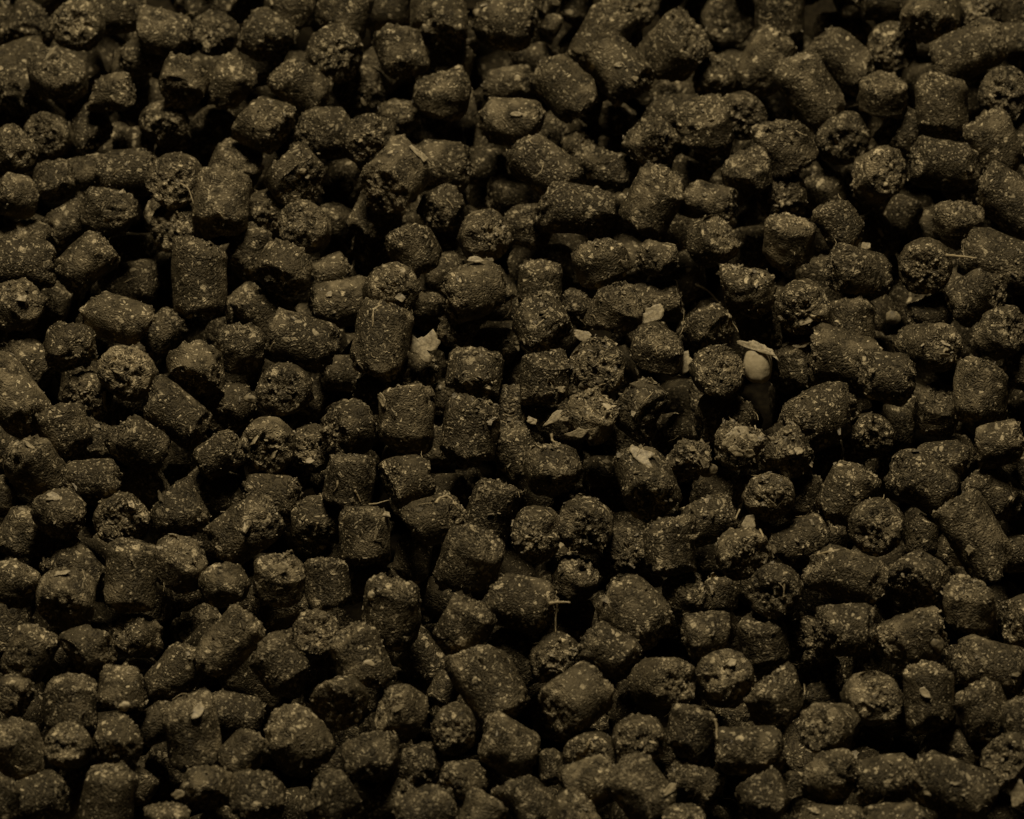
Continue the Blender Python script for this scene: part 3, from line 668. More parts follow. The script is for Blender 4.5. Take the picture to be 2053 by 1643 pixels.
(-5898,-5760,85,174,776,606,2740,1.18,'-','smooth pellet standing upright, two widths left of the smooth corner kernel'),
(-4605,-5694,47,171,657,734,3108,1.18,'-','smooth pellet standing upright, one width right of the smooth corner kernel'),
(-3504,-5559,62,-266,-963,46,2685,0.78,'r','stubby rough pellet tipped end-forward, three widths right of the smooth corner kernel'),
(-3930,-5978,23,0,438,899,2554,0.78,'-','stubby smooth pellet standing upright, two widths right of the smooth corner kernel'),
(-2906,-5616,-5,0,-978,-208,3113,0.78,'r','stubby rough pellet standing upright, three widths below and two left of the twin pale lumps'),
(-2304,-3220,-163,-36,-441,897,2750,0.9,'br','stubby pale-dusted pellet seen end-on, one width above and one left of the twin pale lumps'),
(-1792,-3628,-13,-342,740,579,3232,1.13,'r','rough pellet standing upright, just left of the twin pale lumps'),
(-2697,-3741,-65,643,-604,-472,2951,1.09,'-','smooth pellet slanting up leftward, two widths left of the twin pale lumps'),
(-1977,-4312,1,-195,-658,727,3026,0.9,'r','stubby rough pellet seen end-on, one width below and one left of the twin pale lumps'),
(-1300,-4436,7,-673,-81,735,3084,0.78,'b','stubby pale-dusted pellet tipped end-forward, one width below the twin pale lumps'),
(-2457,-4832,-27,-621,424,660,3417,0.97,'b','pale-dusted pellet slanting up leftward, two widths below and two left of the twin pale lumps'),
(-1626,-5064,-14,0,-978,-208,3190,0.78,'-','stubby smooth pellet standing upright, two widths below the twin pale lumps'),
(-670,-4662,-20,-71,-756,651,2648,0.9,'r','stubby rough pellet seen end-on, one width below and one right of the twin pale lumps'),
(-1070,-4910,-399,0,-978,-208,2839,0.78,'d',"stubby dark pellet standing upright, one width above and two left of the bottom edge's middle"),
(-581,-5390,-65,-777,-387,496,2693,0.78,'r',"stubby rough pellet tipped end-forward, one width above and one left of the bottom edge's middle"),
(-987,-5841,2,940,270,211,2862,1.18,'-',"smooth pellet lying level, two widths left of the bottom edge's middle"),
(-2063,-5759,63,-483,500,719,3124,0.97,'-','smooth pellet slanting up leftward, three widths below and one left of the twin pale lumps'),
(-1428,-5344,-447,766,507,396,2162,1.26,'c',"crumbly pellet slanting up rightward, two widths left of the bottom edge's middle"),
(-246,-4078,9,522,-765,-377,3351,1.31,'-','smooth pellet slanting up leftward, two widths below and one left of the crossed fibres'),
(-26,-4926,-22,-837,221,501,3093,1.08,'b',"pale-dusted pellet slanting up leftward, one width above the bottom edge's middle"),
(-350,-5940,-3,342,740,579,2677,1.18,'-',"smooth pellet standing upright, one width left of the bottom edge's middle"),
(56,-3211,-646,707,-557,-435,2926,1.22,'-','smooth pellet slanting up leftward, one width below and one left of the crossed fibres'),
(499,-3478,-293,104,-744,660,2873,0.9,'cd','stubby crumbly pellet seen end-on, one width below the crossed fibres'),
(770,-4279,54,-709,-699,88,3396,1.21,'b','pale-dusted pellet slanting up rightward, two widths below the crossed fibres'),
(1152,-3617,51,863,-446,-238,2774,1.13,'-','smooth pellet slanting up leftward, one width below and one right of the crossed fibres'),
(1728,-4027,-11,613,-443,654,3035,1.08,'r','rough pellet tipped end-forward, two widths below and two right of the crossed fibres'),
(2472,-3922,-30,0,-438,899,3286,0.9,'r','stubby rough pellet seen end-on, one width below and three right of the crossed fibres'),
(2256,-3346,23,-852,-504,142,2990,0.91,'-','stubby smooth pellet lying level, one width below and three right of the crossed fibres'),
(2965,-3212,-353,-171,657,734,2944,1.22,'-','smooth pellet standing upright, four widths below the pale crumbly chunk'),
(1461,-4864,29,104,-744,660,2949,0.9,'r',"stubby rough pellet seen end-on, two widths above and three right of the bottom edge's middle"),
(2057,-4690,-40,174,776,606,2710,1.09,'-','smooth pellet standing upright, three widths below and three right of the crossed fibres'),
(907,-4880,-251,-71,-756,651,3020,0.9,'r',"stubby rough pellet seen end-on, one width above and two right of the bottom edge's middle"),
(884,-5366,-110,951,94,294,2756,1.18,'b',"pale-dusted pellet lying level, one width above and two right of the bottom edge's middle"),
(2728,-4985,2,1000,0,0,2824,1.4,'-','smooth pellet lying level, three widths below and four right of the crossed fibres'),
(1502,-5605,38,-606,505,615,3130,1.18,'b',"pale-dusted pellet slanting up leftward, one width above and three right of the bottom edge's middle"),
(2097,-5182,-389,906,-333,-260,2515,1.35,'c',"crumbly pellet slanting up leftward, one width above and four right of the bottom edge's middle"),
(174,-5668,-11,643,-604,-472,2550,1.13,'-',"smooth pellet slanting up leftward, just above the bottom edge's middle"),
(702,-5978,-19,449,343,825,3164,0.78,'b',"stubby pale-dusted pellet slanting up rightward, one width right of the bottom edge's middle"),
(1962,-6063,27,0,438,899,2552,0.78,'-',"stubby smooth pellet standing upright, three widths right of the bottom edge's middle"),
(2842,-5635,21,156,-967,-200,3111,0.78,'r',"stubby rough pellet standing upright, five widths right of the bottom edge's middle"),
(3927,-3251,-29,996,54,-69,3057,1.04,'-','smooth pellet lying level, four widths below and two right of the pale crumbly chunk'),
(3501,-3033,-592,-208,-602,771,3083,0.9,'rd','stubby dark pellet seen end-on, four widths below and one right of the pale crumbly chunk'),
(4693,-3368,-57,951,244,190,3055,1.22,'c','crumbly pellet lying level, three widths above and two left of the bright edge kernel'),
(5605,-3755,-56,966,-204,-159,2982,1.44,'-','smooth pellet lying level, three widths above the bright edge kernel'),
(3044,-4283,41,-321,485,813,3335,0.86,'r','stubby rough pellet standing upright, two widths below and four right of the crossed fibres'),
(4168,-4234,-9,180,-520,835,3153,0.9,'br','stubby pale-dusted pellet seen end-on, two widths above and three left of the bright edge kernel'),
(4834,-4211,-21,-35,788,615,3030,1.22,'-','smooth pellet standing upright, two widths above and two left of the bright edge kernel'),
(5452,-4338,-112,-342,740,579,2906,1.04,'-','smooth pellet standing upright, two widths above and one left of the bright edge kernel'),
(5950,-4625,-13,-174,776,606,2895,1.09,'-','smooth pellet standing upright, one width above the bright edge kernel'),
(3674,-4674,-3,-659,-366,657,3017,0.91,'br','stubby pale-dusted pellet tipped end-forward, one width above and four left of the bright edge kernel'),
(5200,-4569,-610,966,-204,-159,2917,1.13,'-','smooth pellet lying level, one width above and one left of the bright edge kernel'),
(5685,-5161,86,-195,-658,727,2939,0.9,'r','stubby rough pellet seen end-on, one width above the bright edge kernel'),
(3698,-5205,-173,777,-387,496,3131,0.78,'b','stubby pale-dusted pellet tipped end-forward, four widths left of the bright edge kernel'),
(4311,-5299,-117,985,137,107,2881,1.18,'-','smooth pellet lying level, three widths left of the bright edge kernel'),
(5037,-5596,147,940,-270,-211,3169,1.48,'-','long smooth pellet lying level, one width left of the bright edge kernel'),
(4364,-6069,15,1000,0,0,2856,1.18,'-','smooth pellet lying level, one width below and two left of the bright edge kernel'),
]
GROUP = 'brown feed pellets heaped in the pile'
objs = []
for k, (x, y, z, ax, ay, az, r, l, fl, lab) in enumerate(PELLETS):
    rng = np.random.default_rng(1000 + k)
    R = r * 1e-6
    V, F, br, du, N = pellet_shape(R, l, fl, 17 + k * 13)
    o = bpy.data.objects.new('feed_pellet', mesh_from('feed_pellet', V, F, {'broken': br, 'dust': du}, M_PELLET))
    o.location = (x * 1e-5, y * 1e-5, z * 1e-5)
    o.rotation_mode = 'QUATERNION'
    o.rotation_quaternion = axis_matrix((ax, ay, az), rng.uniform(0, 6.28))
    put(o, None, lab, 'pellet', GROUP)
    objs.append(o)
    # bran and husk bits standing out of the meal, denser on the broken faces
    nf = int(115 * (2.6 if 'c' in fl else 1.7 if 'r' in fl else 1.0) * (r / 3000))
    wgt = 0.35 + 1.6 * br
    idx = rng.choice(len(V), nf, replace=False, p=wgt / wgt.sum())
    sz = R * rng.gamma(2.0, 0.026 if 'c' in fl else 0.019, nf).clip(0.014, 0.19)
    fv, ff, ft = flake_plates(V[idx], N[idx], sz, rng)
    put(bpy.data.objects.new('bran_flakes', mesh_from('bran_flakes', fv, ff, {'tone': ft}, M_BRAN, True)), o, kind='stuff')

# ------------------------------------------------------------------ the rest of the pile: pellets deep in the gaps and beyond the edges
DEEP = [
(-3972,7262,-886,1000,0,0,2758,1.26), (-3239,6325,-893,0,788,616,2737,1.0), (-3765,5182,-877,-36,-764,645,3117,0.9), (-6395,5460,-966,1000,0,0,2719,1.18),
(-4244,4857,-945,-470,431,771,2570,0.81), (-4883,6207,-875,1000,0,0,2392,1.0), (-4784,4963,-914,1000,0,0,2368,1.0), (-1591,7364,-971,1000,0,0,3280,1.0),
(-1834,4261,-363,883,43,467,1605,0.81), (-2221,3778,-974,166,562,810,2346,0.78), (-369,4653,-969,985,-137,-107,2499,1.18), (445,6972,-468,470,431,771,1561,0.81),
(513,6594,-448,492,565,662,1232,1.09), (311,6409,-960,985,137,107,2398,1.18), (2796,7226,-1010,-71,-756,651,3589,0.9), (1346,5549,-1031,166,562,810,2315,0.78),
(22,4179,-963,1000,0,0,2690,1.18), (2237,4402,-897,174,776,606,2357,1.0), (830,7425,-1039,174,776,606,2074,1.09), (6520,6855,-404,0,530,848,2735,0.81),
(5315,6611,-869,1000,0,0,1440,1.0), (6484,6238,-363,1000,0,0,2379,1.26), (3932,4235,-933,-163,519,839,2691,0.81), (6385,4621,-380,1000,0,0,2214,1.09),
(3711,6632,-951,1000,0,0,1716,1.0), (4896,3825,-933,500,682,533,2229,1.09), (-4751,2760,-1015,985,137,107,2859,1.18), (-4773,3473,-1254,1000,0,0,2683,1.09),
(-5671,2420,-891,342,740,579,1986,1.09), (-6240,1941,-986,1000,0,0,2640,1.18), (-1045,1957,-418,163,519,839,1903,0.91), (-236,1627,-821,1000,0,0,2300,1.18),
(-2095,1323,-961,1000,0,0,2297,1.18), (-1716,3379,-1080,-883,-464,72,2676,0.91), (-696,3291,-1053,1000,0,0,2673,1.09), (-2512,2175,-961,1000,0,0,1984,1.09),
(-848,2863,-905,940,270,211,2326,1.09), (-847,953,-956,174,776,606,1636,1.09), (-133,1923,-1063,1000,0,0,2312,1.09), (4582,3477,-944,500,-682,-533,2223,1.26),
(6226,1002,-448,0,788,616,2473,1.09), (5282,3986,-1321,500,682,533,2241,1.09), (-5743,62,-476,766,507,396,1840,1.09), (-6159,-1028,-366,174,776,606,2236,1.09),
(-4067,-264,-1044,1000,0,0,1944,1.09), (-3704,-1167,-1029,1000,0,0,2250,1.09), (-1194,-1511,-968,174,776,606,2242,1.18), (-1682,-2238,-434,990,110,86,1771,1.44),
(-793,-563,-911,1000,0,0,2259,1.09), (-877,162,-933,174,776,606,2274,1.09), (2488,-2148,-867,0,788,616,2099,1.09), (2088,378,-884,1000,0,0,1952,1.09),
(1122,-231,-917,1000,0,0,1942,1.18), (4711,466,-978,174,776,606,2281,1.18), (6189,-485,-636,174,776,606,2575,1.18), (3877,-1241,-930,174,776,606,1604,1.09),
(6076,-1395,-1024,1000,0,0,2245,1.09), (3809,-37,-922,766,507,396,2464,1.09), (-4345,-4857,-916,500,682,533,2065,1.09), (-4937,-4645,-940,1000,0,0,2179,1.09),
(-1071,-3035,-913,643,-604,-472,2520,1.18), (-778,-3834,-395,500,682,533,1776,1.18), (-2444,-3690,-935,500,682,533,1491,1.09), (-2107,-4298,-1290,1000,0,0,2195,1.09),
(703,-2454,-921,174,776,606,2603,1.09), (458,-4945,-380,35,788,615,1480,1.44), (3665,-3550,-960,1000,0,0,1887,1.18), (3251,-5222,-351,174,776,606,1538,1.09),
(3683,-5773,-425,1000,0,0,2756,1.26), (5080,-5936,-449,940,270,211,2875,1.18), (-7272,-6978,-35,-870,340,360,3088,1.39), (-6675,-7078,-733,-820,570,-10,3044,1.44),
(-6139,-6875,91,-300,940,-140,3019,1.44), (-5528,-7035,-113,630,-690,360,2657,1.17), (-5125,-7053,-631,-940,350,10,3113,1.06), (-4397,-6905,63,-190,-780,-600,3008,1.14),
(-3946,-7097,-351,-420,880,-220,2961,1.36), (-3192,-7088,93,-140,-940,300,2892,1.28), (-2703,-7046,-371,-960,-280,20,2639,1.06), (-2305,-7068,-986,-950,160,260,2935,1.23),
(-1518,-7100,-67,800,480,-370,2863,1.34), (-999,-6978,-543,-100,840,530,3051,1.22), (-585,-6803,7,-390,920,-30,2879,1.01), (34,-6834,-216,810,270,-520,2815,1.23),
(724,-7140,-1,510,-800,310,3120,1.06), (1199,-7099,-455,530,-760,-380,2803,1.25), (1833,-7010,-31,840,370,390,3033,1.21), (2403,-7049,-449,-570,-740,350,2970,1.07),
(2834,-6958,-1004,440,140,890,2804,1.26), (3373,-6979,-18,550,810,190,2819,1.32), (3911,-7006,-312,540,820,-160,3024,1.05), (4406,-6981,-795,510,-860,50,2671,1.27),
(5071,-6979,-117,70,-470,-880,2865,1.44), (5654,-6949,-7,-260,870,-420,3100,1.44), (6302,-6967,13,460,410,790,3029,1.44), (6715,-6985,-388,-440,830,-340,3023,1.44),
(-6824,-6461,-237,410,760,-510,3001,1.14), (-6376,-6488,-1059,780,20,-620,3027,1.33), (-5707,-6671,-770,60,-100,-990,2875,1.28), (-5316,-6505,-1523,530,620,-580,2793,1.3),
(-4732,-6530,-156,720,690,80,2770,1.35), (-4042,-6417,-436,-780,-340,-530,2736,1.42), (-3435,-6470,42,-930,100,360,2663,1.1), (-2956,-6395,-454,840,540,10,2712,1.24),
(-2464,-6573,-1260,980,-210,50,2667,1.21), (-1968,-6402,-154,-450,-790,420,2824,1.2), (-1230,-6581,-1012,-190,-170,-970,2649,1.04), (-766,-6521,-1419,840,270,470,2641,1.17),
(-145,-6651,-844,980,160,120,2668,1.34), (135,-6502,-1470,120,550,820,2809,1.09), (1069,-6282,-242,490,510,710,2664,1.01), (1344,-6422,-847,780,-580,-220,2720,1.21),
(2092,-6529,-1046,-960,-210,-170,3073,1.23), (2589,-6526,-1560,420,780,470,3109,1.27), (3288,-6470,-330,-510,-760,-400,2676,1.45), (3841,-6536,-1297,490,-870,120,3100,1.42),
(4792,-6519,-456,920,50,400,2832,1.24), (5404,-6455,-791,490,750,430,3028,1.2), (6069,-6417,-297,-800,150,-580,2762,1.19), (6662,-6562,-1216,-610,150,780,3124,1.21),
(6990,-6501,-1788,240,950,190,2634,1.14), (-7141,-5952,-86,-220,720,-650,2630,1.36), (-6788,-5941,-745,-800,-120,580,2660,1.27), (-6108,-6058,-1642,-630,-720,-310,3107,1.09),
(-4897,-6142,-648,-680,730,40,2740,1.31), (-4528,-5841,-1374,900,440,0,2958,1.31), (-3742,-6051,-1405,-910,-410,20,2972,1.08), (-3134,-6073,-1364,290,-920,280,2870,1.25),
(-2183,-5893,-1401,-920,390,60,2864,1.09), (-1514,-6057,-1360,0,100,990,2622,1.28), (-449,-5861,-1342,-930,330,-160,2808,1.01), (192,-5916,-1227,230,740,-630,2804,1.32),
(683,-6080,-1621,40,870,-490,3010,1.38), (1389,-5951,-1274,840,-540,70,3104,1.35), (3420,-5953,-1733,530,820,-230,3029,1.31), (4113,-5976,-1686,60,1000,70,2655,1.42),
(5109,-6036,-1393,-920,-290,260,2952,1.02), (6188,-5920,-1345,-30,440,900,2860,1.18), (6787,-5961,28,-940,-350,-40,2788,1.08), (-7051,-5577,-1065,-600,-480,-640,3096,1.12),
(-6483,-5527,-99,-870,160,470,2643,1.13), (-5273,-5602,-1311,350,-530,770,2756,1.35), (-2525,-5349,-1738,-510,530,-670,2834,1.16), (-1243,-5479,-1285,950,-30,320,2809,1.34),
(1449,-5583,-1766,930,-350,20,2745,1.06), (2705,-5466,-1471,730,640,220,2963,1.21), (6405,-5570,-392,120,-970,-200,2835,1.33), (7107,-5491,-319,970,-220,20,2934,1.31),
(-7271,-5007,-95,-620,600,500,2916,1.14), (-6659,-4934,-370,190,740,650,3026,1.21), (-6010,-5029,-1295,-900,350,-250,2798,1.05), (-5111,-5012,-1359,880,-470,-110,2712,1.4),
(-4218,-5079,-1403,840,-500,200,2744,1.08), (-3719,-5015,-1777,910,120,400,2636,1.2), (-2699,-4951,-1386,860,400,-310,3078,1.07), (-1601,-5110,-1759,760,530,370,2859,1.17),
(-856,-4973,-1419,670,-700,-250,2958,1.3), (241,-5076,-1477,970,-40,-230,2789,1.35), (1443,-4981,-1348,-70,950,-310,3048,1.21), (3433,-5113,-1443,-500,260,830,2879,1.22),
(4172,-4863,-1462,100,-890,440,2723,1.01), (4694,-5064,-1283,-340,-880,320,2806,1.35), (5752,-4984,-1407,-240,-930,-280,3046,1.18), (6272,-5211,-888,750,-660,-40,2759,1.44),
(6768,-4959,-1242,170,980,130,2812,1.13), (-6946,-4666,-851,810,410,420,2734,1.09), (-6346,-4544,-754,600,-640,-480,3036,1.22), (-5873,-4436,-1721,690,670,280,3098,1.45),
(-4029,-4368,-1331,30,-100,990,2803,1.12), (-3009,-4459,-1760,-920,230,310,2940,1.35), (-1849,-4548,-1729,-670,-140,730,2660,1.02), (-264,-4381,-1412,990,140,70,2737,1.09),
(339,-4641,-1765,580,180,790,2632,1.37), (1058,-4447,-1730,-430,-760,-490,3130,1.24), (2030,-4595,-1680,900,-430,-100,2761,1.35), (4837,-4449,-1764,690,-710,130,2915,1.4),
(6453,-4606,-316,-620,780,90,2780,1.27), (7195,-4645,-63,-420,-490,760,2947,1.35), (-7323,-3995,-137,970,-110,-220,2638,1.14), (-6685,-4106,46,-950,280,-160,2935,1.23),
(-4977,-4038,-1331,-420,900,-80,2644,1.29), (-2601,-3955,-1485,-900,140,410,2814,1.34), (-1449,-4052,-1340,-280,670,690,3001,1.15), (2246,-3922,-1297,530,580,620,2851,1.24),
(2824,-4003,-1323,-490,-740,-470,2657,1.06), (3454,-4026,-1350,-380,-920,-120,2948,1.26), (4063,-4254,-1547,820,560,110,2782,1.22), (5091,-4053,-1433,90,690,-720,3017,1.11),
(5719,-4094,-1240,-770,-520,360,2752,1.07), (6231,-4057,-1683,530,820,200,2989,1.45), (6696,-4149,63,790,-20,-610,2722,1.38), (-7148,-3601,-636,50,-1000,-70,2795,1.35),
(-6348,-3571,-87,-720,-70,690,2867,1.27), (-5783,-3600,-1279,-360,-930,80,2867,1.16), (-4711,-3542,-1764,-1000,10,-40,2864,1.13), (-3979,-3343,-1334,440,530,720,2610,1.23),
(-2453,-3536,-1782,-430,-280,-860,2703,1.44), (-1918,-3595,-1775,-110,940,-320,2712,1.34), (-652,-3576,-1422,-300,800,520,2842,1.08), (499,-3546,-1326,-500,640,-590,2837,1.29),
(1445,-3576,-1306,290,70,-950,2807,1.18), (2622,-3533,-1564,-240,-710,-660,2677,1.08), (4390,-3594,-1277,-720,120,-680,2671,1.23), (6482,-3538,-289,-1000,-40,30,3110,1.13),
(6928,-3709,-854,190,-580,790,2717,1.12), (-7085,-3171,-1139,-650,710,270,3098,1.4), (-6726,-2964,14,-350,-790,510,2966,1.07), (-6090,-3138,-1595,780,460,-430,3131,1.35),
(-4421,-2984,-1457,-240,970,70,2795,1.03), (-3124,-3047,-1274,-750,260,610,3062,1.26), (-1575,-3200,-1361,760,480,-430,2917,1.42), (-685,-3021,-1745,650,-740,-170,2828,1.44),
(109,-3082,-1519,820,300,-480,2918,1.37), (2435,-2956,-1782,310,-720,620,2744,1.35), (3519,-3059,-1382,940,120,330,3021,1.39), (4414,-2879,-1250,950,310,-90,3101,1.1),
(5093,-3007,-1392,-540,-330,-770,2854,1.34), (5823,-3116,-1412,-120,-930,330,2823,1.01), (6344,-2978,-1671,-480,650,-590,2718,1.31), (6857,-3264,-1798,-100,-990,130,2685,1.28),
(-6965,-2645,-1488,-670,290,-680,3104,1.18), (-5180,-2786,-1247,940,160,310,2680,1.26), (-3633,-2609,-1419,610,640,460,3068,1.17), (-2458,-2668,-1324,-770,640,-30,2806,1.45),
(-1915,-2701,-1719,-320,930,-170,2698,1.28), (-1386,-2512,-1270,-880,470,0,2836,1.2), (897,-2618,-1560,670,380,640,3090,1.39), (3166,-2595,-1759,-740,-570,-350,2928,1.23),
(3827,-2633,-1796,-180,-960,-190,2712,1.29), (4743,-2381,-1692,-600,590,-540,2908,1.17), (5547,-2604,-1703,-220,950,230,2796,1.03), (6444,-2698,-39,-150,990,0,2985,1.32),
(7001,-2501,-305,-610,-570,-560,2936,1.08), (-7030,-2249,-5,-400,-50,920,2884,1.41), (-6689,-2135,-657,660,120,740,2993,1.03), (-6063,-2198,-1366,-20,910,410,3087,1.08),
(-5458,-2220,-1370,-460,840,-290,2687,1.05), (-4958,-2246,-1592,-280,-540,-790,2974,1.07), (-4377,-1999,-1259,280,710,-650,2764,1.13), (-2778,-2052,-1239,920,310,220,2719,1.4),
(-963,-2213,-1789,-230,670,-700,2830,1.25), (142,-2110,-1343,-770,330,-540,2617,1.31), (1173,-2145,-1791,880,-450,110,2941,1.31), (1799,-2097,-1256,-190,540,-820,3036,1.04),
(2313,-2134,-1603,960,160,-230,2856,1.1), (6143,-2113,-1399,930,40,360,2740,1.26), (6926,-2202,-768,-770,540,340,2650,1.11), (-6811,-1720,-1275,210,-730,650,3038,1.13),
(-6333,-1647,-1633,870,-130,-480,2756,1.18), (-5149,-1440,-1286,-300,950,-90,3030,1.31), (-4012,-1525,-1557,260,-890,-370,2837,1.03), (-3035,-1596,-1611,-910,160,-380,2666,1.41),
(-1871,-1521,-1373,-860,-500,110,2808,1.01), (-848,-1739,-1502,-890,450,80,2788,1.36), (487,-1606,-1408,150,-890,440,2715,1.19), (1538,-1609,-1532,890,80,-440,2669,1.16),
(3073,-1529,-1433,900,210,-370,2887,1.23), (3762,-1636,-1671,620,310,720,3047,1.44), (4664,-1513,-1294,-930,-360,-70,2679,1.18), (5341,-1634,-1457,900,230,-370,2921,1.08),
(5941,-1654,-1787,-20,900,-430,2637,1.23), (6522,-1775,-146,370,-10,930,3130,1.16), (6965,-1677,-1028,320,800,500,2702,1.29), (-7096,-1146,-136,-650,-660,390,3129,1.12),
(-6586,-1235,-820,370,270,890,2751,1.25), (-5605,-854,-1387,310,420,-850,2996,1.37), (-4820,-1074,-1714,-120,-860,-500,3088,1.11), (-587,-997,-1352,-560,-220,800,2628,1.08),
(6,-1186,-1791,390,-910,-150,2659,1.38), (817,-975,-1795,-840,-250,480,2928,1.39), (2394,-1046,-1428,-320,-910,-260,2986,1.35), (4460,-1034,-1715,670,560,-490,2958,1.31),
(5467,-1049,-1375,510,170,840,2969,1.09), (6947,-1083,35,490,-870,30,2951,1.16), (-6708,-726,-1182,220,-950,-200,2704,1.11), (-6412,-611,-1710,-840,-530,-120,2715,1.21),
(-4115,-653,-1385,-230,-960,180,2697,1.26), (-3458,-680,-1380,-310,950,-30,2867,1.41), (-2502,-787,-1322,330,-790,-530,2703,1.19), (-1869,-657,-1736,-590,-780,-210,3012,1.43),
(1367,-867,-1414,320,550,-770,2985,1.09), (1984,-700,-1762,-860,460,-230,2917,1.06), (3276,-709,-1360,550,-360,-750,3048,1.38), (3865,-496,-1379,-630,560,-540,2654,1.35),
(5012,-556,-1686,550,-720,410,3054,1.27), (5920,-690,-1503,-810,580,20,3055,1.23), (6622,-642,-353,-550,590,590,2683,1.03), (7036,-613,-830,-650,-420,-630,2824,1.1),
(-7333,-147,8,940,-140,-320,3000,1.18), (-6751,-63,-346,-520,650,-550,3007,1.14), (-4906,-154,-1348,870,-400,-310,3007,1.21), (-2797,-74,-1304,-160,200,-970,2910,1.14),
(-2088,-168,-1294,-450,250,860,3067,1.03), (-1060,-183,-1350,-600,-690,400,3041,1.01), (117,-194,-1362,-800,540,280,3032,1.22), (1188,-83,-1430,-340,880,-320,2801,1.35),
(2488,-193,-1370,880,-440,180,2939,1.08), (4640,-96,-1243,910,-410,-40,2681,1.32), (6286,50,-1399,790,610,40,3050,1.13), (-6997,82,-955,420,-890,-170,2659,1.36),
(-6256,300,-1315,-680,370,630,2739,1.31), (-5295,490,-1539,490,-800,350,3088,1.19), (-4009,188,-1320,350,700,620,2996,1.32), (-3568,371,-1785,-30,810,-580,2707,1.43),
(-1319,365,-1682,-100,900,430,2813,1.3), (-619,129,-1798,-940,-30,-330,2775,1.27), (232,214,-1732,990,-160,-20,2694,1.27), (2025,422,-1353,350,-930,-60,3118,1.22),
(3061,342,-1362,-850,-520,80,2621,1.16), (4319,378,-1703,-410,-260,880,2847,1.03), (5395,377,-1476,110,-300,950,2792,1.21), (5975,330,-1778,-340,-840,-430,2676,1.09),
(7100,517,-71,-70,770,-630,3089,1.15), (-7214,918,55,980,-60,-190,2744,1.35), (-6713,801,-577,730,600,-330,2892,1.28), (-6088,705,-1698,-230,-940,230,2939,1.01),
(-4198,741,-1480,-490,320,810,2919,1.21), (-3178,766,-1282,110,530,840,3001,1.39), (-2094,772,-1390,200,-80,980,2829,1.11), (-433,725,-1255,-970,-60,250,2906,1.25),
(542,707,-1371,-470,-500,720,3034,1.3), (2158,910,-1763,800,-110,580,2670,1.25), (3518,713,-1792,-910,300,290,3097,1.12), (6922,721,-780,-740,-580,340,3002,1.44),
(-6940,1145,-1191,590,420,690,2948,1.35), (-5296,1374,-1305,-190,-570,-800,2698,1.2), (-4811,1209,-1584,320,-800,510,2957,1.02), (-4215,1357,-1445,920,350,150,2722,1.26),
(-3551,1457,-1602,350,760,550,2878,1.35), (-2467,1319,-1399,650,740,170,2640,1.15), (-1362,1320,-1339,-540,830,-140,2802,1.35), (-726,1325,-1568,930,240,-260,3047,1.11),
(996,1246,-1500,-180,600,770,2910,1.34), (2536,1486,-1414,360,810,-460,2959,1.18), (4144,1283,-1406,270,-840,-470,2713,1.22), (4927,1199,-1421,480,-720,510,2629,1.42),
(5501,1289,-1699,-730,-640,210,2760,1.34), (6437,1222,-1289,410,870,270,2784,1.16), (7084,1193,-1561,410,-860,290,3115,1.38), (-7174,1844,-10,610,-640,460,2887,1.4),
(-6655,1884,-374,820,200,-540,2945,1.17), (-6009,1796,-1471,790,490,-370,2828,1.06), (-5384,1833,-1688,590,-750,-310,2622,1.4), (-4683,1832,-1255,560,-820,90,2620,1.12),
(-3064,1837,-1788,-830,-220,510,2775,1.05), (-1132,1890,-1523,-850,510,120,2718,1.14), (11,1889,-1559,710,-700,50,2904,1.38), (1304,1822,-1705,-170,-960,220,3013,1.17),
(3431,1695,-1371,-20,-820,570,2730,1.22), (3999,1710,-1796,770,580,-270,2726,1.31), (4474,1934,-1347,70,-880,-470,2670,1.04), (6127,1631,-1784,630,-780,40,2909,1.3),
(6975,1669,35,-40,-1000,70,2617,1.37), (-6842,2316,-829,500,860,-70,3048,1.26), (-5143,2338,-1339,300,-600,740,2730,1.04), (-4676,2162,-1739,530,850,20,2657,1.4),
(-3568,2172,-1361,-80,-590,810,2743,1.07), (-2911,2351,-1351,-750,460,-470,2726,1.27), (-2337,2308,-1629,200,-850,-490,2830,1.23), (462,2312,-1253,420,-360,-830,2901,1.4),
(1633,2364,-1363,-480,870,-60,2616,1.35), (2583,2185,-1407,-560,610,570,2786,1.33), (5510,2213,-1334,830,-510,-230,2831,1.33), (6408,2180,-1344,-140,740,660,2892,1.04),
(7247,2398,-123,490,870,-50,3123,1.29), (-7225,2630,-33,700,-610,-380,2804,1.32), (-6611,2759,-1364,250,970,50,2723,1.42), (-5938,2573,-1345,-160,-170,970,2624,1.05),
(-1659,2737,-1221,950,-100,-300,2747,1.05), (-1053,2825,-1402,-240,950,-190,2825,1.16), (-325,2810,-1375,990,-150,30,3067,1.3), (658,2755,-1747,330,-80,-940,2724,1.34),
(2426,2631,-1676,-600,-680,-430,2740,1.3), (3417,2608,-1335,-890,430,-150,2849,1.36), (3850,3034,-1414,30,-620,-790,2932,1.24), (4488,2645,-1457,-540,-750,380,2846,1.09),
(5046,2854,-1540,-560,830,60,2638,1.41), (5724,2825,-1355,670,-730,-140,3043,1.05), (6835,2619,-470,-180,810,550,3115,1.08), (-6881,3346,-168,-530,-120,-840,2959,1.13),
(-5731,3240,-1304,710,680,170,3022,1.22), (-4175,3260,-1367,970,-180,160,2745,1.21), (-3538,3305,-1348,-80,440,-900,2731,1.34), (-2840,3222,-1397,190,-580,-800,3058,1.42),
(-1820,3248,-1619,-920,380,-140,3011,1.03), (434,3291,-1346,890,-240,390,3049,1.37), (1471,3496,-1392,760,-650,-30,2685,1.13), (2108,3113,-1331,880,480,80,3113,1.02),
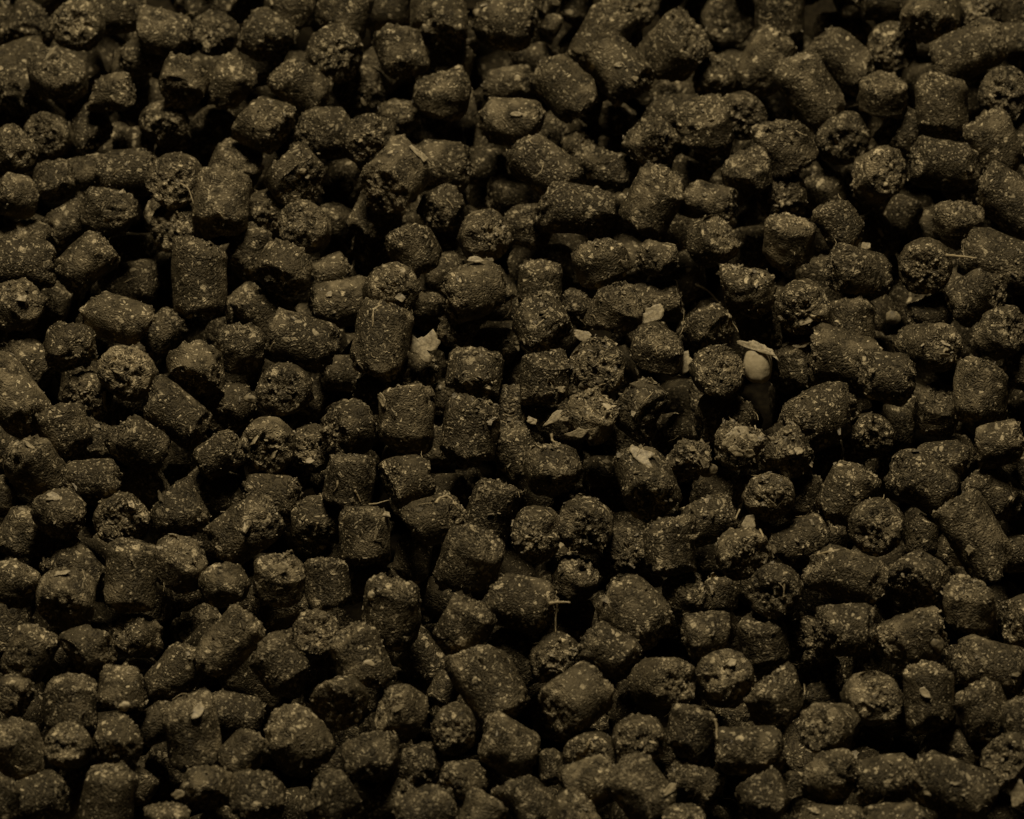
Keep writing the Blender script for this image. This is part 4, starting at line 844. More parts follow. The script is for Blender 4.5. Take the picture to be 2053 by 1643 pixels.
(6034,3460,-1255,610,770,-200,2889,1.2), (6509,3199,-1611,-690,-570,450,3084,1.23), (7179,3276,-54,890,-360,-280,2941,1.44), (-7147,3580,-739,-660,-520,540,2988,1.33),
(-6732,3704,-1475,260,-760,600,3130,1.2), (-6076,3757,-1388,840,470,280,3107,1.1), (-4489,3714,-1786,-160,890,420,2694,1.18), (-3161,3716,-1790,630,750,-210,2880,1.04),
(-2103,3840,-1525,720,-160,670,2731,1.18), (-1166,3680,-1458,770,-630,70,2713,1.36), (709,3844,-1487,70,-940,-330,2702,1.11), (2245,3772,-1250,-680,340,650,2748,1.42),
(2989,3602,-1325,-640,-560,530,2789,1.07), (4028,3811,-1363,990,-100,-40,2673,1.14), (4577,3727,-1682,220,-980,-30,2813,1.13), (5740,3697,-1792,-750,660,0,2956,1.38),
(6901,3737,-416,-210,-730,-650,2940,1.06), (-6945,4176,-73,-70,1000,20,2894,1.18), (-5249,4324,-1379,720,-670,-200,2628,1.25), (-4219,4150,-1328,-670,-480,570,3037,1.4),
(-2860,4320,-1327,-740,-670,-80,3108,1.16), (-944,4192,-1366,770,-490,410,2932,1.25), (-207,4243,-1651,-770,-630,-50,3131,1.28), (1447,4273,-1437,750,610,-240,2882,1.26),
(2433,4201,-1701,500,770,390,3024,1.01), (3586,4317,-1544,530,270,800,2691,1.41), (6484,4234,-1252,890,-450,70,2721,1.41), (7032,4176,-1709,-980,-50,-210,2968,1.17),
(-7363,4569,-395,580,770,270,2919,1.42), (-6580,4616,-1322,-30,530,-850,2904,1.11), (-4989,4634,-1769,960,250,120,2637,1.08), (-3444,4787,-1373,-670,-720,-190,3076,1.34),
(-2141,4716,-1326,-660,490,-570,2789,1.19), (-1584,4616,-1562,-80,1000,-30,2799,1.18), (-891,4768,-1658,910,100,400,2631,1.32), (673,4589,-1355,850,-80,520,2940,1.4),
(4523,4611,-1453,-840,70,540,3005,1.35), (5778,4713,-1403,-270,910,-320,3109,1.06), (6410,4782,-1655,310,-920,-230,3013,1.33), (6862,4983,-141,300,610,-740,2672,1.17),
(-7166,5159,-872,60,1000,-20,2642,1.44), (-6353,5125,-1628,-970,170,-200,2831,1.36), (-5217,5254,-1405,570,-120,820,3059,1.4), (-4619,5193,-1456,460,60,880,2668,1.0),
(-3914,5413,-1628,940,40,340,3106,1.4), (-2343,5272,-1635,-970,160,190,2772,1.43), (-163,5330,-1390,-30,1000,50,3115,1.37), (512,5249,-1753,600,-780,180,2998,1.19),
(1545,5189,-1437,990,-160,-20,3112,1.29), (2510,5278,-1360,60,760,-650,2690,1.32), (3146,5208,-1424,600,690,-400,2830,1.03), (3756,5022,-1717,-420,900,-120,2745,1.43),
(5238,5248,-1382,-620,-30,780,2942,1.05), (5880,5367,-1548,690,-200,690,2736,1.31), (7023,5114,-715,630,-760,160,2636,1.22), (-7239,5649,31,900,-340,270,2851,1.42),
(-6025,5769,-1417,-780,380,500,2937,1.45), (-1624,5675,-1419,-600,650,-470,3045,1.43), (-964,5682,-1771,-930,-380,10,3031,1.16), (542,5496,-1280,330,770,-550,2740,1.13),
(2000,5702,-1794,580,-810,60,2725,1.41), (2819,5822,-1732,-70,-940,340,2668,1.21), (3882,5599,-1391,910,-300,280,2697,1.24), (4502,5611,-1363,-20,980,180,2681,1.4),
(6317,5770,-1732,-980,-50,-200,2780,1.24), (-6912,6182,-95,840,160,520,2945,1.3), (-6380,6108,-1774,540,840,0,2983,1.39), (-4670,6208,-1514,890,-110,-440,3067,1.32),
(-3582,6062,-1469,-670,-600,440,2792,1.0), (-2395,5962,-1301,750,280,600,2645,1.05), (-116,6068,-1355,-900,-200,-380,2968,1.11), (412,6375,-1707,450,870,190,2748,1.08),
(988,6183,-1400,530,800,-300,2815,1.2), (2066,6155,-1207,-70,-950,300,2969,1.34), (3858,6111,-1781,170,-680,720,2610,1.0), (4875,6131,-1571,-530,820,200,3090,1.39),
(5354,6367,-1306,-150,950,-280,3095,1.13), (6021,6147,-1282,-900,-440,0,2622,1.22), (7078,6172,-108,-290,960,30,2954,1.07), (-7236,6577,-643,510,820,-260,2637,1.36),
(-6606,6515,-1382,810,-250,530,3044,1.01), (-5605,6688,-1235,-310,900,310,3096,1.16), (-3771,6763,-1386,850,470,250,2876,1.4), (-3363,6615,-1759,620,740,-240,2962,1.19),
(-2698,6578,-1483,-110,-990,-20,2800,1.17), (-1633,6660,-1331,-670,-740,-50,3088,1.11), (-1059,6771,-1791,-30,-730,680,2985,1.02), (1940,6617,-1685,-790,-590,-180,2617,1.26),
(2823,6674,-1445,690,-710,110,3052,1.07), (4053,6677,-1420,480,-830,270,2677,1.08), (6302,6746,-1695,750,540,-390,2765,1.4), (6850,6661,-1340,-280,-490,820,2901,1.06),
(-6752,7308,-1393,-580,-770,-260,3085,1.41), (-6417,7409,-69,270,-940,200,3118,1.01), (-6014,7278,-1549,-880,-210,-420,3062,1.07), (-5273,7048,-1587,660,-700,-270,2687,1.27),
(-4635,7096,-1331,820,-500,-280,2657,1.35), (-672,7207,-1311,-150,-970,210,2692,1.04), (268,7160,-1215,170,-290,940,2907,1.05), (915,7272,-1628,-610,-380,-690,2741,1.02),
(3708,7051,-1679,-400,-850,-330,2630,1.12), (4314,7285,-1319,990,150,-20,2634,1.16), (4839,7103,-1679,680,-140,720,2947,1.12), (6082,7193,-1302,960,50,-280,2700,1.14),
(7124,7038,-41,850,500,-180,3037,1.28), (-7339,7642,-135,590,-720,350,3025,1.35), (-6532,7535,-655,-950,-110,310,2620,1.0), (-6054,7735,-1038,680,300,670,3019,1.07),
(-5352,7734,-5,330,-770,540,3122,1.14), (-5004,7616,-644,470,680,-570,2910,1.41), (-4466,7801,-89,120,-870,480,2704,1.03), (-3839,7657,-209,-630,-780,20,2957,1.37),
(-3188,7593,-362,80,840,-530,3057,1.07), (-2638,7524,-105,-670,70,740,2643,1.29), (-1950,7699,-256,-600,-530,-600,3015,1.28), (-1567,7576,-1513,-130,980,130,3109,1.11),
(-1134,7686,23,-290,-700,650,3047,1.24), (-600,7660,-467,-940,-170,-300,2621,1.32), (245,7510,-33,670,-720,180,3040,1.01), (561,7679,-437,850,280,440,2698,1.09),
(1116,7544,-74,170,-710,-690,2820,1.17), (1906,7540,8,700,-600,380,2635,1.3), (2288,7655,-525,490,300,-820,3112,1.37), (2982,7542,-77,280,-890,360,2879,1.15),
(3421,7758,-427,220,970,80,2710,1.3), (4079,7549,-85,760,650,-10,2918,1.11), (4521,7515,-832,370,790,-490,3066,1.15), (5049,7651,-23,-190,950,-230,2694,1.1),
(5702,7716,-72,-610,-130,780,2698,1.4), (6310,7473,-46,640,750,-130,3029,1.17), (6847,7525,-431,-610,540,-580,2677,1.24), (-7046,8142,-457,-670,-190,-720,2841,1.32),
(-6306,8153,-130,50,-750,-660,2788,1.32), (-5880,8057,-1659,-810,-590,30,2973,1.05), (-5203,8150,-511,800,250,540,2797,1.18), (-4623,8234,-909,-190,50,-980,2874,1.26),
(-4186,8117,-1551,-400,-580,710,2805,1.1), (-3465,8301,-453,340,-940,-20,2721,1.32), (-3061,8211,-954,290,390,-880,2976,1.01), (-2602,8070,-451,620,780,30,2748,1.14),
(-1786,8161,-602,860,-450,250,2777,1.14), (-611,8082,-862,-840,-430,320,2747,1.01), (-62,8101,-323,-210,960,-150,2619,1.39), (117,8020,-871,710,640,-280,2772,1.01),
(941,8225,-665,380,-920,-100,3029,1.35), (1534,8094,-251,-860,230,450,3053,1.03), (1967,8061,-1102,-80,-790,610,2870,1.05), (2670,8055,-1097,-1000,-30,-90,2835,1.04),
(3168,8014,-1580,960,-260,80,2892,1.44), (3730,8012,-1043,290,-600,-750,2960,1.29), (4477,8314,-97,630,620,-470,2820,1.34), (4878,8090,-474,710,370,600,2754,1.39),
(5385,8030,-891,-520,-580,630,3063,1.0), (5973,8110,-1243,510,660,550,3119,1.01), (6468,8033,-658,420,910,-30,2965,1.24), (7261,8215,-13,670,40,740,2671,1.0),
(-6446,-6766,-1751,-750,-640,180,2768,1.24), (-5580,-6655,-2000,470,-790,-400,3062,1.37), (-4639,-6607,-1208,630,590,500,2814,1.44), (-4313,-6472,-1559,330,-940,90,2648,1.17),
(-3793,-6794,-957,-880,390,-260,3084,1.17), (-3310,-6526,-1853,790,610,-90,2957,1.42), (-2101,-6456,-1806,-200,-610,770,2871,1.19), (-1184,-6807,-1871,920,-360,-160,3095,1.31),
(-325,-6398,-2084,890,60,450,2745,1.45), (548,-6574,-753,-950,-180,-240,2897,1.29), (1002,-6507,-1923,-610,230,-760,3110,1.08), (1621,-6654,-1689,-400,-920,-60,2872,1.22),
(1912,-6606,-2236,-630,770,-20,3038,1.01), (3046,-6751,-1917,-90,950,-290,3110,1.41), (3952,-6524,-1992,510,-650,560,2660,1.15), (4471,-6631,-2190,50,-980,-200,2772,1.42),
(5439,-6725,-1539,-830,-50,550,2792,1.12), (5946,-6557,-2010,960,-10,290,2668,1.25), (-4554,-6266,-2099,180,-950,260,2860,1.38), (-3945,-6209,-2134,190,550,810,3118,1.32),
(-1933,-6174,-792,520,-830,-220,2899,1.43), (-1177,-6142,-1963,980,-20,200,2973,1.12), (2746,-6201,-642,-290,-870,400,2938,1.18), (5097,-6160,-1976,570,-780,-240,2930,1.06),
(-6723,-5594,-1749,610,570,-550,3032,1.15), (-5589,-5879,-2117,980,-200,-60,2741,1.3), (-3266,-5821,-2134,190,-980,-20,2647,1.16), (-2138,-5728,-2113,710,-580,-380,2803,1.24),
(-272,-5886,-2225,-10,-610,-800,2787,1.1), (1573,-5831,-2240,-550,-760,350,2883,1.01), (2555,-5670,-2102,-100,-990,60,2910,1.2), (4430,-5684,-2244,-970,50,240,2991,1.11),
(5816,-5790,-1884,-720,-660,220,2921,1.3), (-6310,-5459,-746,500,-720,-470,2983,1.09), (-4745,-5371,-1943,400,-840,-360,2762,1.2), (-3458,-5350,-1293,430,400,810,2768,1.41),
(-1109,-5301,-2010,-370,200,-910,2802,1.35), (-242,-5217,-2217,-70,-980,160,3006,1.11), (782,-5382,-1213,410,-290,-870,2647,1.17), (2207,-5211,-1257,-180,230,-960,2712,1.37),
(3300,-5258,-2112,920,350,160,2765,1.1), (4984,-5220,-1866,-30,830,560,2895,1.12), (6563,-5306,-1885,-660,-500,-560,2768,1.4), (-6523,-4915,-2210,-720,-620,330,3043,1.31),
(-5408,-4896,-1928,-410,-840,350,3095,1.21), (-4227,-4892,-2235,180,190,-970,3081,1.03), (-3315,-4988,-2178,-360,920,-140,3090,1.39), (1515,-4884,-2096,580,740,350,2938,1.32),
(2844,-4857,-1836,680,-690,250,2672,1.03), (4043,-4856,-2074,-990,-130,70,2852,1.28), (5329,-4813,-2164,-760,-80,-650,3074,1.3), (6359,-4826,-2157,560,-360,-750,2964,1.4),
(-1497,-4469,-2116,-140,990,-20,2697,1.09), (-613,-4543,-1939,-800,-240,560,2804,1.29), (2380,-4480,-2208,990,70,-70,2773,1.18), (3248,-4498,-2120,980,-170,50,2660,1.27),
(-6486,-3960,-1084,160,830,-530,2899,1.05), (-5165,-4124,-1988,-460,-870,-200,2807,1.26), (-4192,-4180,-1925,-760,650,-50,2739,1.17), (-3222,-4085,-2190,-900,-440,0,3067,1.03),
(-2319,-4137,-2128,940,310,130,2992,1.09), (-868,-4054,-1967,550,700,460,2637,1.15), (672,-4066,-2081,-300,-920,-240,2962,1.27), (1458,-4113,-2071,930,-210,290,2727,1.44),
(3889,-4157,-2034,-180,-870,-460,2694,1.03), (4994,-4034,-2143,740,-600,290,2703,1.21), (5938,-3988,-2231,-860,-500,-110,2919,1.29), (-6383,-3673,-2128,660,680,310,2997,1.43),
(-3879,-3722,-1951,720,-190,670,3018,1.22), (-3385,-3609,-1428,-710,-700,120,2719,1.17), (-1045,-3522,-2235,-600,-800,10,2948,1.13), (-81,-3524,-1941,-770,90,-630,2894,1.13),
(1804,-3695,-1913,200,-320,930,2667,1.22), (2738,-3676,-2168,-870,-470,-140,2958,1.05), (4185,-3491,-1886,900,-380,-200,2617,1.34), (-5563,-3214,-2244,-900,420,-110,2874,1.03),
(-3289,-3383,-2184,-890,-310,-330,2925,1.18), (752,-3151,-2068,830,-560,30,2929,1.3), (3389,-3067,-2177,-590,560,-570,3059,1.19), (4907,-3231,-2065,-920,370,-110,2777,1.31),
(5878,-3213,-2085,380,-690,-620,2769,1.38), (-6506,-2823,-577,-280,830,480,2754,1.19), (-4865,-2880,-1804,-210,-530,820,2713,1.07), (-3969,-2812,-2038,-280,-940,180,2814,1.2),
(-3076,-2745,-1908,80,-950,310,2845,1.04), (-2482,-2872,-2088,590,-720,380,2643,1.37), (-1565,-2692,-2214,-590,800,80,2786,1.21), (-20,-2848,-2180,-960,-180,-220,2801,1.19),
(1429,-2822,-1932,-140,960,240,2943,1.14), (6135,-2591,-2222,820,-550,-150,2689,1.23), (6526,-2804,-770,980,-10,210,2674,1.44), (-6602,-2488,-2003,-420,-900,-120,3021,1.02),
(-5569,-2299,-2049,550,-210,810,2651,1.26), (-4608,-2384,-2218,-650,-740,190,2611,1.39), (-358,-2446,-1251,-660,-680,330,2749,1.06), (2082,-2329,-2191,270,960,110,2979,1.05),
(-3640,-2140,-1809,620,-520,-590,3111,1.33), (-2268,-1984,-1647,500,-780,380,2877,1.32), (-1965,-2101,-2247,-150,520,-840,2792,1.33), (-490,-2148,-2040,120,-990,50,2879,1.03),
(341,-2010,-2049,760,-260,-590,2920,1.38), (2764,-1970,-2167,-790,610,70,3098,1.13), (4185,-1965,-1795,570,810,120,2656,1.31), (5651,-2018,-2213,-550,-520,-660,2922,1.17),
(6567,-2245,-1889,170,800,580,2882,1.13), (-6562,-1431,-2055,-590,-730,-340,2744,1.06), (-5630,-1531,-1718,680,-280,680,2804,1.03), (-4776,-1596,-2206,840,340,430,2810,1.01),
(-3930,-1664,-2236,-360,-910,200,2921,1.43), (-2749,-1618,-2216,-320,120,940,2784,1.43), (-1380,-1384,-1915,-80,-990,110,3024,1.01), (-759,-1603,-2206,-710,-580,400,2748,1.12),
(1168,-1594,-2098,-170,-570,-800,3080,1.01), (1937,-1556,-1993,430,-900,70,2773,1.28), (5365,-1497,-2142,-760,-630,150,3081,1.07), (6410,-1685,-2211,980,120,160,2713,1.42),
(-3099,-1015,-2008,610,660,-440,2675,1.32), (2302,-1110,-2223,830,-470,310,2783,1.25), (3245,-1332,-2141,-640,330,690,2958,1.04), (4597,-1197,-2236,280,740,-610,2645,1.07),
(6622,-1003,-1283,-680,-720,150,3032,1.25), (-6063,-831,-2111,-570,-780,-270,2654,1.14), (-5195,-677,-2173,-560,-560,-610,3076,1.39), (-4101,-775,-1860,-900,-380,210,2677,1.17),
(-775,-595,-1956,70,-990,140,2981,1.17), (474,-867,-2240,-300,-950,-20,3057,1.07), (2952,-708,-1804,10,980,-190,2739,1.35), (3586,-567,-2020,0,-960,-290,2836,1.07),
(5387,-740,-2152,-590,30,810,2641,1.3), (6328,-735,-2103,690,720,30,2925,1.01), (-3302,-243,-1966,10,830,-560,2749,1.19), (-2428,-160,-1945,-990,10,-150,2636,1.08),
(946,-320,-1930,1000,0,20,3015,1.17), (4123,-258,-1906,240,-670,-710,2749,1.22), (-6666,45,-1722,550,810,-200,2781,1.28), (-5717,-18,-1735,750,-650,-130,2845,1.24),
(-4688,108,-2000,-580,-800,190,2979,1.02), (167,-31,-2159,890,320,-330,2743,1.03), (1659,69,-1825,450,-890,-50,3079,1.35), (2193,202,-2202,-750,660,40,3031,1.17),
(3079,-52,-2018,160,610,780,2658,1.36), (5003,93,-2165,200,960,-190,2700,1.28), (5643,-94,-1953,530,-700,480,2780,1.11), (6450,70,-2068,-380,0,-920,3009,1.02),
(-6267,414,-2232,-740,440,510,2857,1.09), (-4404,530,-2160,850,-530,-10,2631,1.38), (-2909,419,-1866,550,760,-340,2938,1.06), (-1954,614,-1983,990,-110,10,2794,1.02),
(-1048,585,-2209,160,980,70,3029,1.09), (774,560,-2122,70,940,-330,3123,1.05), (1387,445,-1233,110,610,-790,2647,1.08), (-5765,923,-2231,-240,690,680,2767,1.35),
(-3717,1108,-2210,-900,150,410,2986,1.35), (-2522,965,-2067,-480,-630,-610,3105,1.08), (50,1080,-1677,880,-400,-250,2837,1.23), (4350,877,-2066,680,-610,-400,2621,1.08),
(5479,738,-2064,-440,-880,160,2747,1.1), (5822,974,-1295,-150,-990,80,2662,1.3), (6351,761,-2102,190,970,150,2632,1.18), (-6380,1323,-2112,-390,-880,260,3052,1.24),
(-4849,1448,-2218,920,260,-300,3027,1.33), (-1615,1359,-1917,-670,-730,130,2840,1.25), (-891,1460,-2206,-790,570,-240,3038,1.08), (-109,1489,-2037,120,810,570,2800,1.07),
(753,1477,-1955,-800,-440,410,2729,1.08), (1497,1387,-2217,-780,610,100,2649,1.02), (2837,1290,-1994,-250,-910,-330,2645,1.04), (4600,1324,-2147,-790,430,-430,2633,1.19),
(-6193,1981,-1943,880,-90,-470,2799,1.2), (-3661,1811,-2110,-30,-980,-180,2655,1.08), (-2054,1802,-2041,120,-960,-240,2956,1.02), (-1839,1785,-1316,610,770,200,2755,1.43),
(2149,1738,-2092,-1000,-70,-60,3002,1.4), (3483,1735,-2087,120,-930,-360,2781,1.02), (5422,1700,-2248,980,-170,100,2737,1.05), (-5391,2113,-2181,-210,970,100,2710,1.08),
(-1158,2149,-2139,880,220,-410,2872,1.11), (-500,2231,-1990,140,960,250,2898,1.33), (3749,2248,-1875,-420,280,-870,2652,1.32), (4575,2323,-1976,-590,-780,-230,2926,1.06),
(6742,2360,-1906,530,440,-720,3051,1.14), (-6586,2515,-2183,170,660,-730,3125,1.02), (-3827,2588,-1974,-140,990,0,3048,1.42), (-2854,2596,-1913,-590,-450,-670,2665,1.1),
(-1910,2453,-2011,-640,-490,590,2649,1.29), (119,2688,-1955,310,-900,-300,2689,1.12), (1549,2609,-1923,980,20,170,2796,1.23), (2838,2591,-2069,230,-520,820,3089,1.01),
(5344,2488,-2236,20,-400,-920,3124,1.35), (5908,2379,-2064,-110,970,-210,2917,1.2), (-6382,2957,-1886,-920,380,-110,3015,1.44), (-4988,2920,-1523,600,-580,-560,2789,1.1),
(-4485,3072,-2150,770,620,-150,2956,1.37), (-2953,3263,-2141,-630,-750,180,2660,1.03), (-1639,2989,-2155,-910,420,-20,2663,1.11), (-682,2981,-2057,-480,760,-440,2765,1.07),
(1536,3062,-2178,70,-380,-920,2699,1.43), (2218,3020,-2158,840,-550,0,3047,1.1), (3403,2924,-2031,980,80,-200,2940,1.08), (4083,2864,-2229,-960,-270,60,2984,1.31),
(4807,3181,-2051,-580,800,140,2957,1.03), (6204,3041,-2119,860,-30,-500,3035,1.18), (-5774,3368,-1902,830,-540,-130,2643,1.38), (-5016,3361,-2207,-690,-710,140,2932,1.29),
(-3875,3568,-1851,460,-480,-750,2771,1.01), (-1340,3518,-2031,-310,-410,860,2680,1.23), (-303,3313,-1766,-890,-220,390,2686,1.02), (670,3470,-2165,20,-940,-330,2850,1.28),
(5476,3365,-2166,-320,780,-530,2863,1.13), (-6324,3809,-2164,-620,560,560,2654,1.3), (-5415,3873,-1882,770,-580,-260,2994,1.37), (-2409,3962,-2027,-40,-960,-280,3112,1.22),
(-558,3916,-2236,-1000,-40,0,3025,1.28), (1775,3717,-2160,40,1000,-70,2684,1.38), (3063,3985,-1836,480,540,-690,2690,1.17), (3757,3859,-2042,970,220,-70,2806,1.08),
(4653,3866,-2203,660,750,40,2763,1.41), (6559,3936,-2243,980,-190,10,2726,1.28), (-4237,4260,-2173,200,110,-970,3128,1.15), (-3341,4460,-2060,-260,940,220,2969,1.27),
(545,4330,-1974,-220,-970,140,2817,1.13), (2606,4237,-2207,-690,-580,-440,2903,1.01), (5910,4513,-1925,-560,740,-360,2691,1.04), (-6427,4710,-2120,-960,-70,-260,3003,1.29),
(-2679,4654,-1934,1000,-40,-40,2831,1.39), (-1993,4677,-1969,230,-920,-320,2752,1.22), (-634,4618,-2166,-660,700,-270,3033,1.01), (1347,4531,-1967,-820,310,480,3029,1.23),
(2765,4710,-1432,-310,-890,340,2628,1.03), (3108,4658,-2165,280,-960,90,2951,1.19), (4250,4659,-2099,640,-560,-530,2781,1.09), (5064,4735,-1998,460,880,-100,2804,1.36),
(-5766,5046,-1247,590,-630,-510,2731,1.3), (-5134,5121,-2187,940,-310,-130,2893,1.22), (-4191,5058,-2243,140,950,-260,2874,1.44), (-1800,5237,-2190,-870,230,-440,2899,1.25),
(1543,5146,-2219,680,590,440,3000,1.4), (2468,5124,-1904,670,-630,390,3020,1.08), (6391,5019,-2237,-940,-260,220,2932,1.15), (-6276,5565,-2176,440,-800,410,2762,1.22),
(-3507,5480,-2133,-700,-320,-640,2788,1.09), (-634,5331,-2185,50,-490,-870,2880,1.08), (-90,5676,-2170,290,-940,-200,3079,1.31), (862,5596,-2030,-630,340,-700,2929,1.13),
(2996,5578,-2179,-980,-80,-180,2809,1.04), (3844,5600,-2227,-450,860,250,2997,1.17), (4745,5534,-2184,780,610,130,2988,1.38), (5631,5587,-2143,-930,210,290,3116,1.18),
(-5787,6074,-2111,-180,-600,780,2749,1.4), (-5151,5910,-1935,370,-800,-460,2700,1.15), (-4123,5979,-2017,-500,860,140,2659,1.2), (-2726,6031,-1986,-390,860,330,2973,1.08),
(-1935,5889,-2123,-550,340,770,2971,1.14), (-913,6048,-1258,350,940,30,2644,1.35), (6332,6019,-2221,-630,-560,-540,2837,1.21), (-3655,6301,-2173,510,810,-290,2617,1.0),
(-679,6384,-1991,850,520,130,2969,1.22), (1024,6436,-2036,-190,-940,280,3012,1.09), (1829,6277,-2235,-910,-330,260,2743,1.39), (2769,6368,-2143,-830,560,40,2916,1.14),
(4771,6300,-2158,-890,-310,340,2984,1.12), (5845,6343,-1980,-590,670,460,2771,1.28), (-6750,6793,-2039,-240,760,600,2879,1.17), (-5755,6668,-1792,-360,-930,0,2993,1.15),
(-4549,6828,-2025,660,660,360,2846,1.38), (-2288,6704,-1938,270,310,910,2783,1.02), (163,6798,-2015,-480,-620,-620,2693,1.13), (3331,6752,-1980,760,-460,-460,2649,1.23),
(3924,6987,-2161,600,-430,680,2694,1.34), (5154,6819,-2244,-430,800,420,2758,1.38), (-6421,7277,-2156,780,-620,90,2746,1.06), (-3915,7166,-1826,-810,290,-510,2619,1.16),
(-1609,7378,-2244,-120,300,940,2810,1.31), (-110,7263,-2135,930,300,230,2842,1.26), (1425,7184,-1344,70,-1000,0,2710,1.4), (1797,7295,-1867,-910,-60,400,2911,1.12),
(5554,7258,-1668,10,700,720,2780,1.41), (6089,7239,-2249,560,40,-830,2778,1.37), (-5749,7554,-2010,-570,-340,-750,2691,1.32), (-5123,7386,-2067,760,-260,-600,2690,1.22),
(-3532,7716,-1232,-970,-240,-100,2954,1.44), (-3238,7573,-1886,270,-290,920,2972,1.2), (-2736,7489,-874,-890,-130,-440,2936,1.04), (-2386,7607,-1429,440,-650,-620,2865,1.23),
(-805,7630,-1885,-740,340,-580,2780,1.17), (574,7623,-2117,610,-790,-90,2808,1.05), (1504,7583,-2240,-940,-170,290,2795,1.42), (2313,7771,-1559,-870,440,-210,2808,1.34),
(3136,7623,-2045,350,-870,330,3128,1.34), (4105,7784,-604,810,590,50,2613,1.14), (4448,7615,-2119,650,-650,-400,3117,1.06), (4961,7834,-1404,-950,-140,-280,2997,1.06),
(6458,7814,-1325,-470,-770,-440,2719,1.38),
]
shapes = [pellet_shape(0.003, 1.2, ('r', '-', '-')[k % 3], 9000 + k * 7, 24, 0.5) for k in range(14)]
VV, QQ, TT, BB, DD = [], [], [], [], []
base = 0
for k, (x, y, z, ax, ay, az, r, l) in enumerate(DEEP):
    V, F, br, du, N = shapes[k % len(shapes)]
    q = np.array(axis_matrix((ax, ay, az), k * 2.4).to_matrix())
    S = V * (r / 3000.0) * np.array([1, 1, l / 1.2])
    VV.append(S @ q.T + np.array([x, y, z]) * 1e-5)
    QQ.append(F[0] + base)
    TT.append(F[1] + base)
    BB.append(br)
    DD.append(du * 0.6)
    base += len(V)
put(bpy.data.objects.new('buried_pellets', mesh_from('buried_pellets', np.concatenate(VV), [np.concatenate(QQ), np.concatenate(TT)],
    {'broken': np.concatenate(BB), 'dust': np.concatenate(DD)}, M_PELLET)), label='dim brown pellets lying deep in the gaps under the others', category='pellets', kind='stuff')

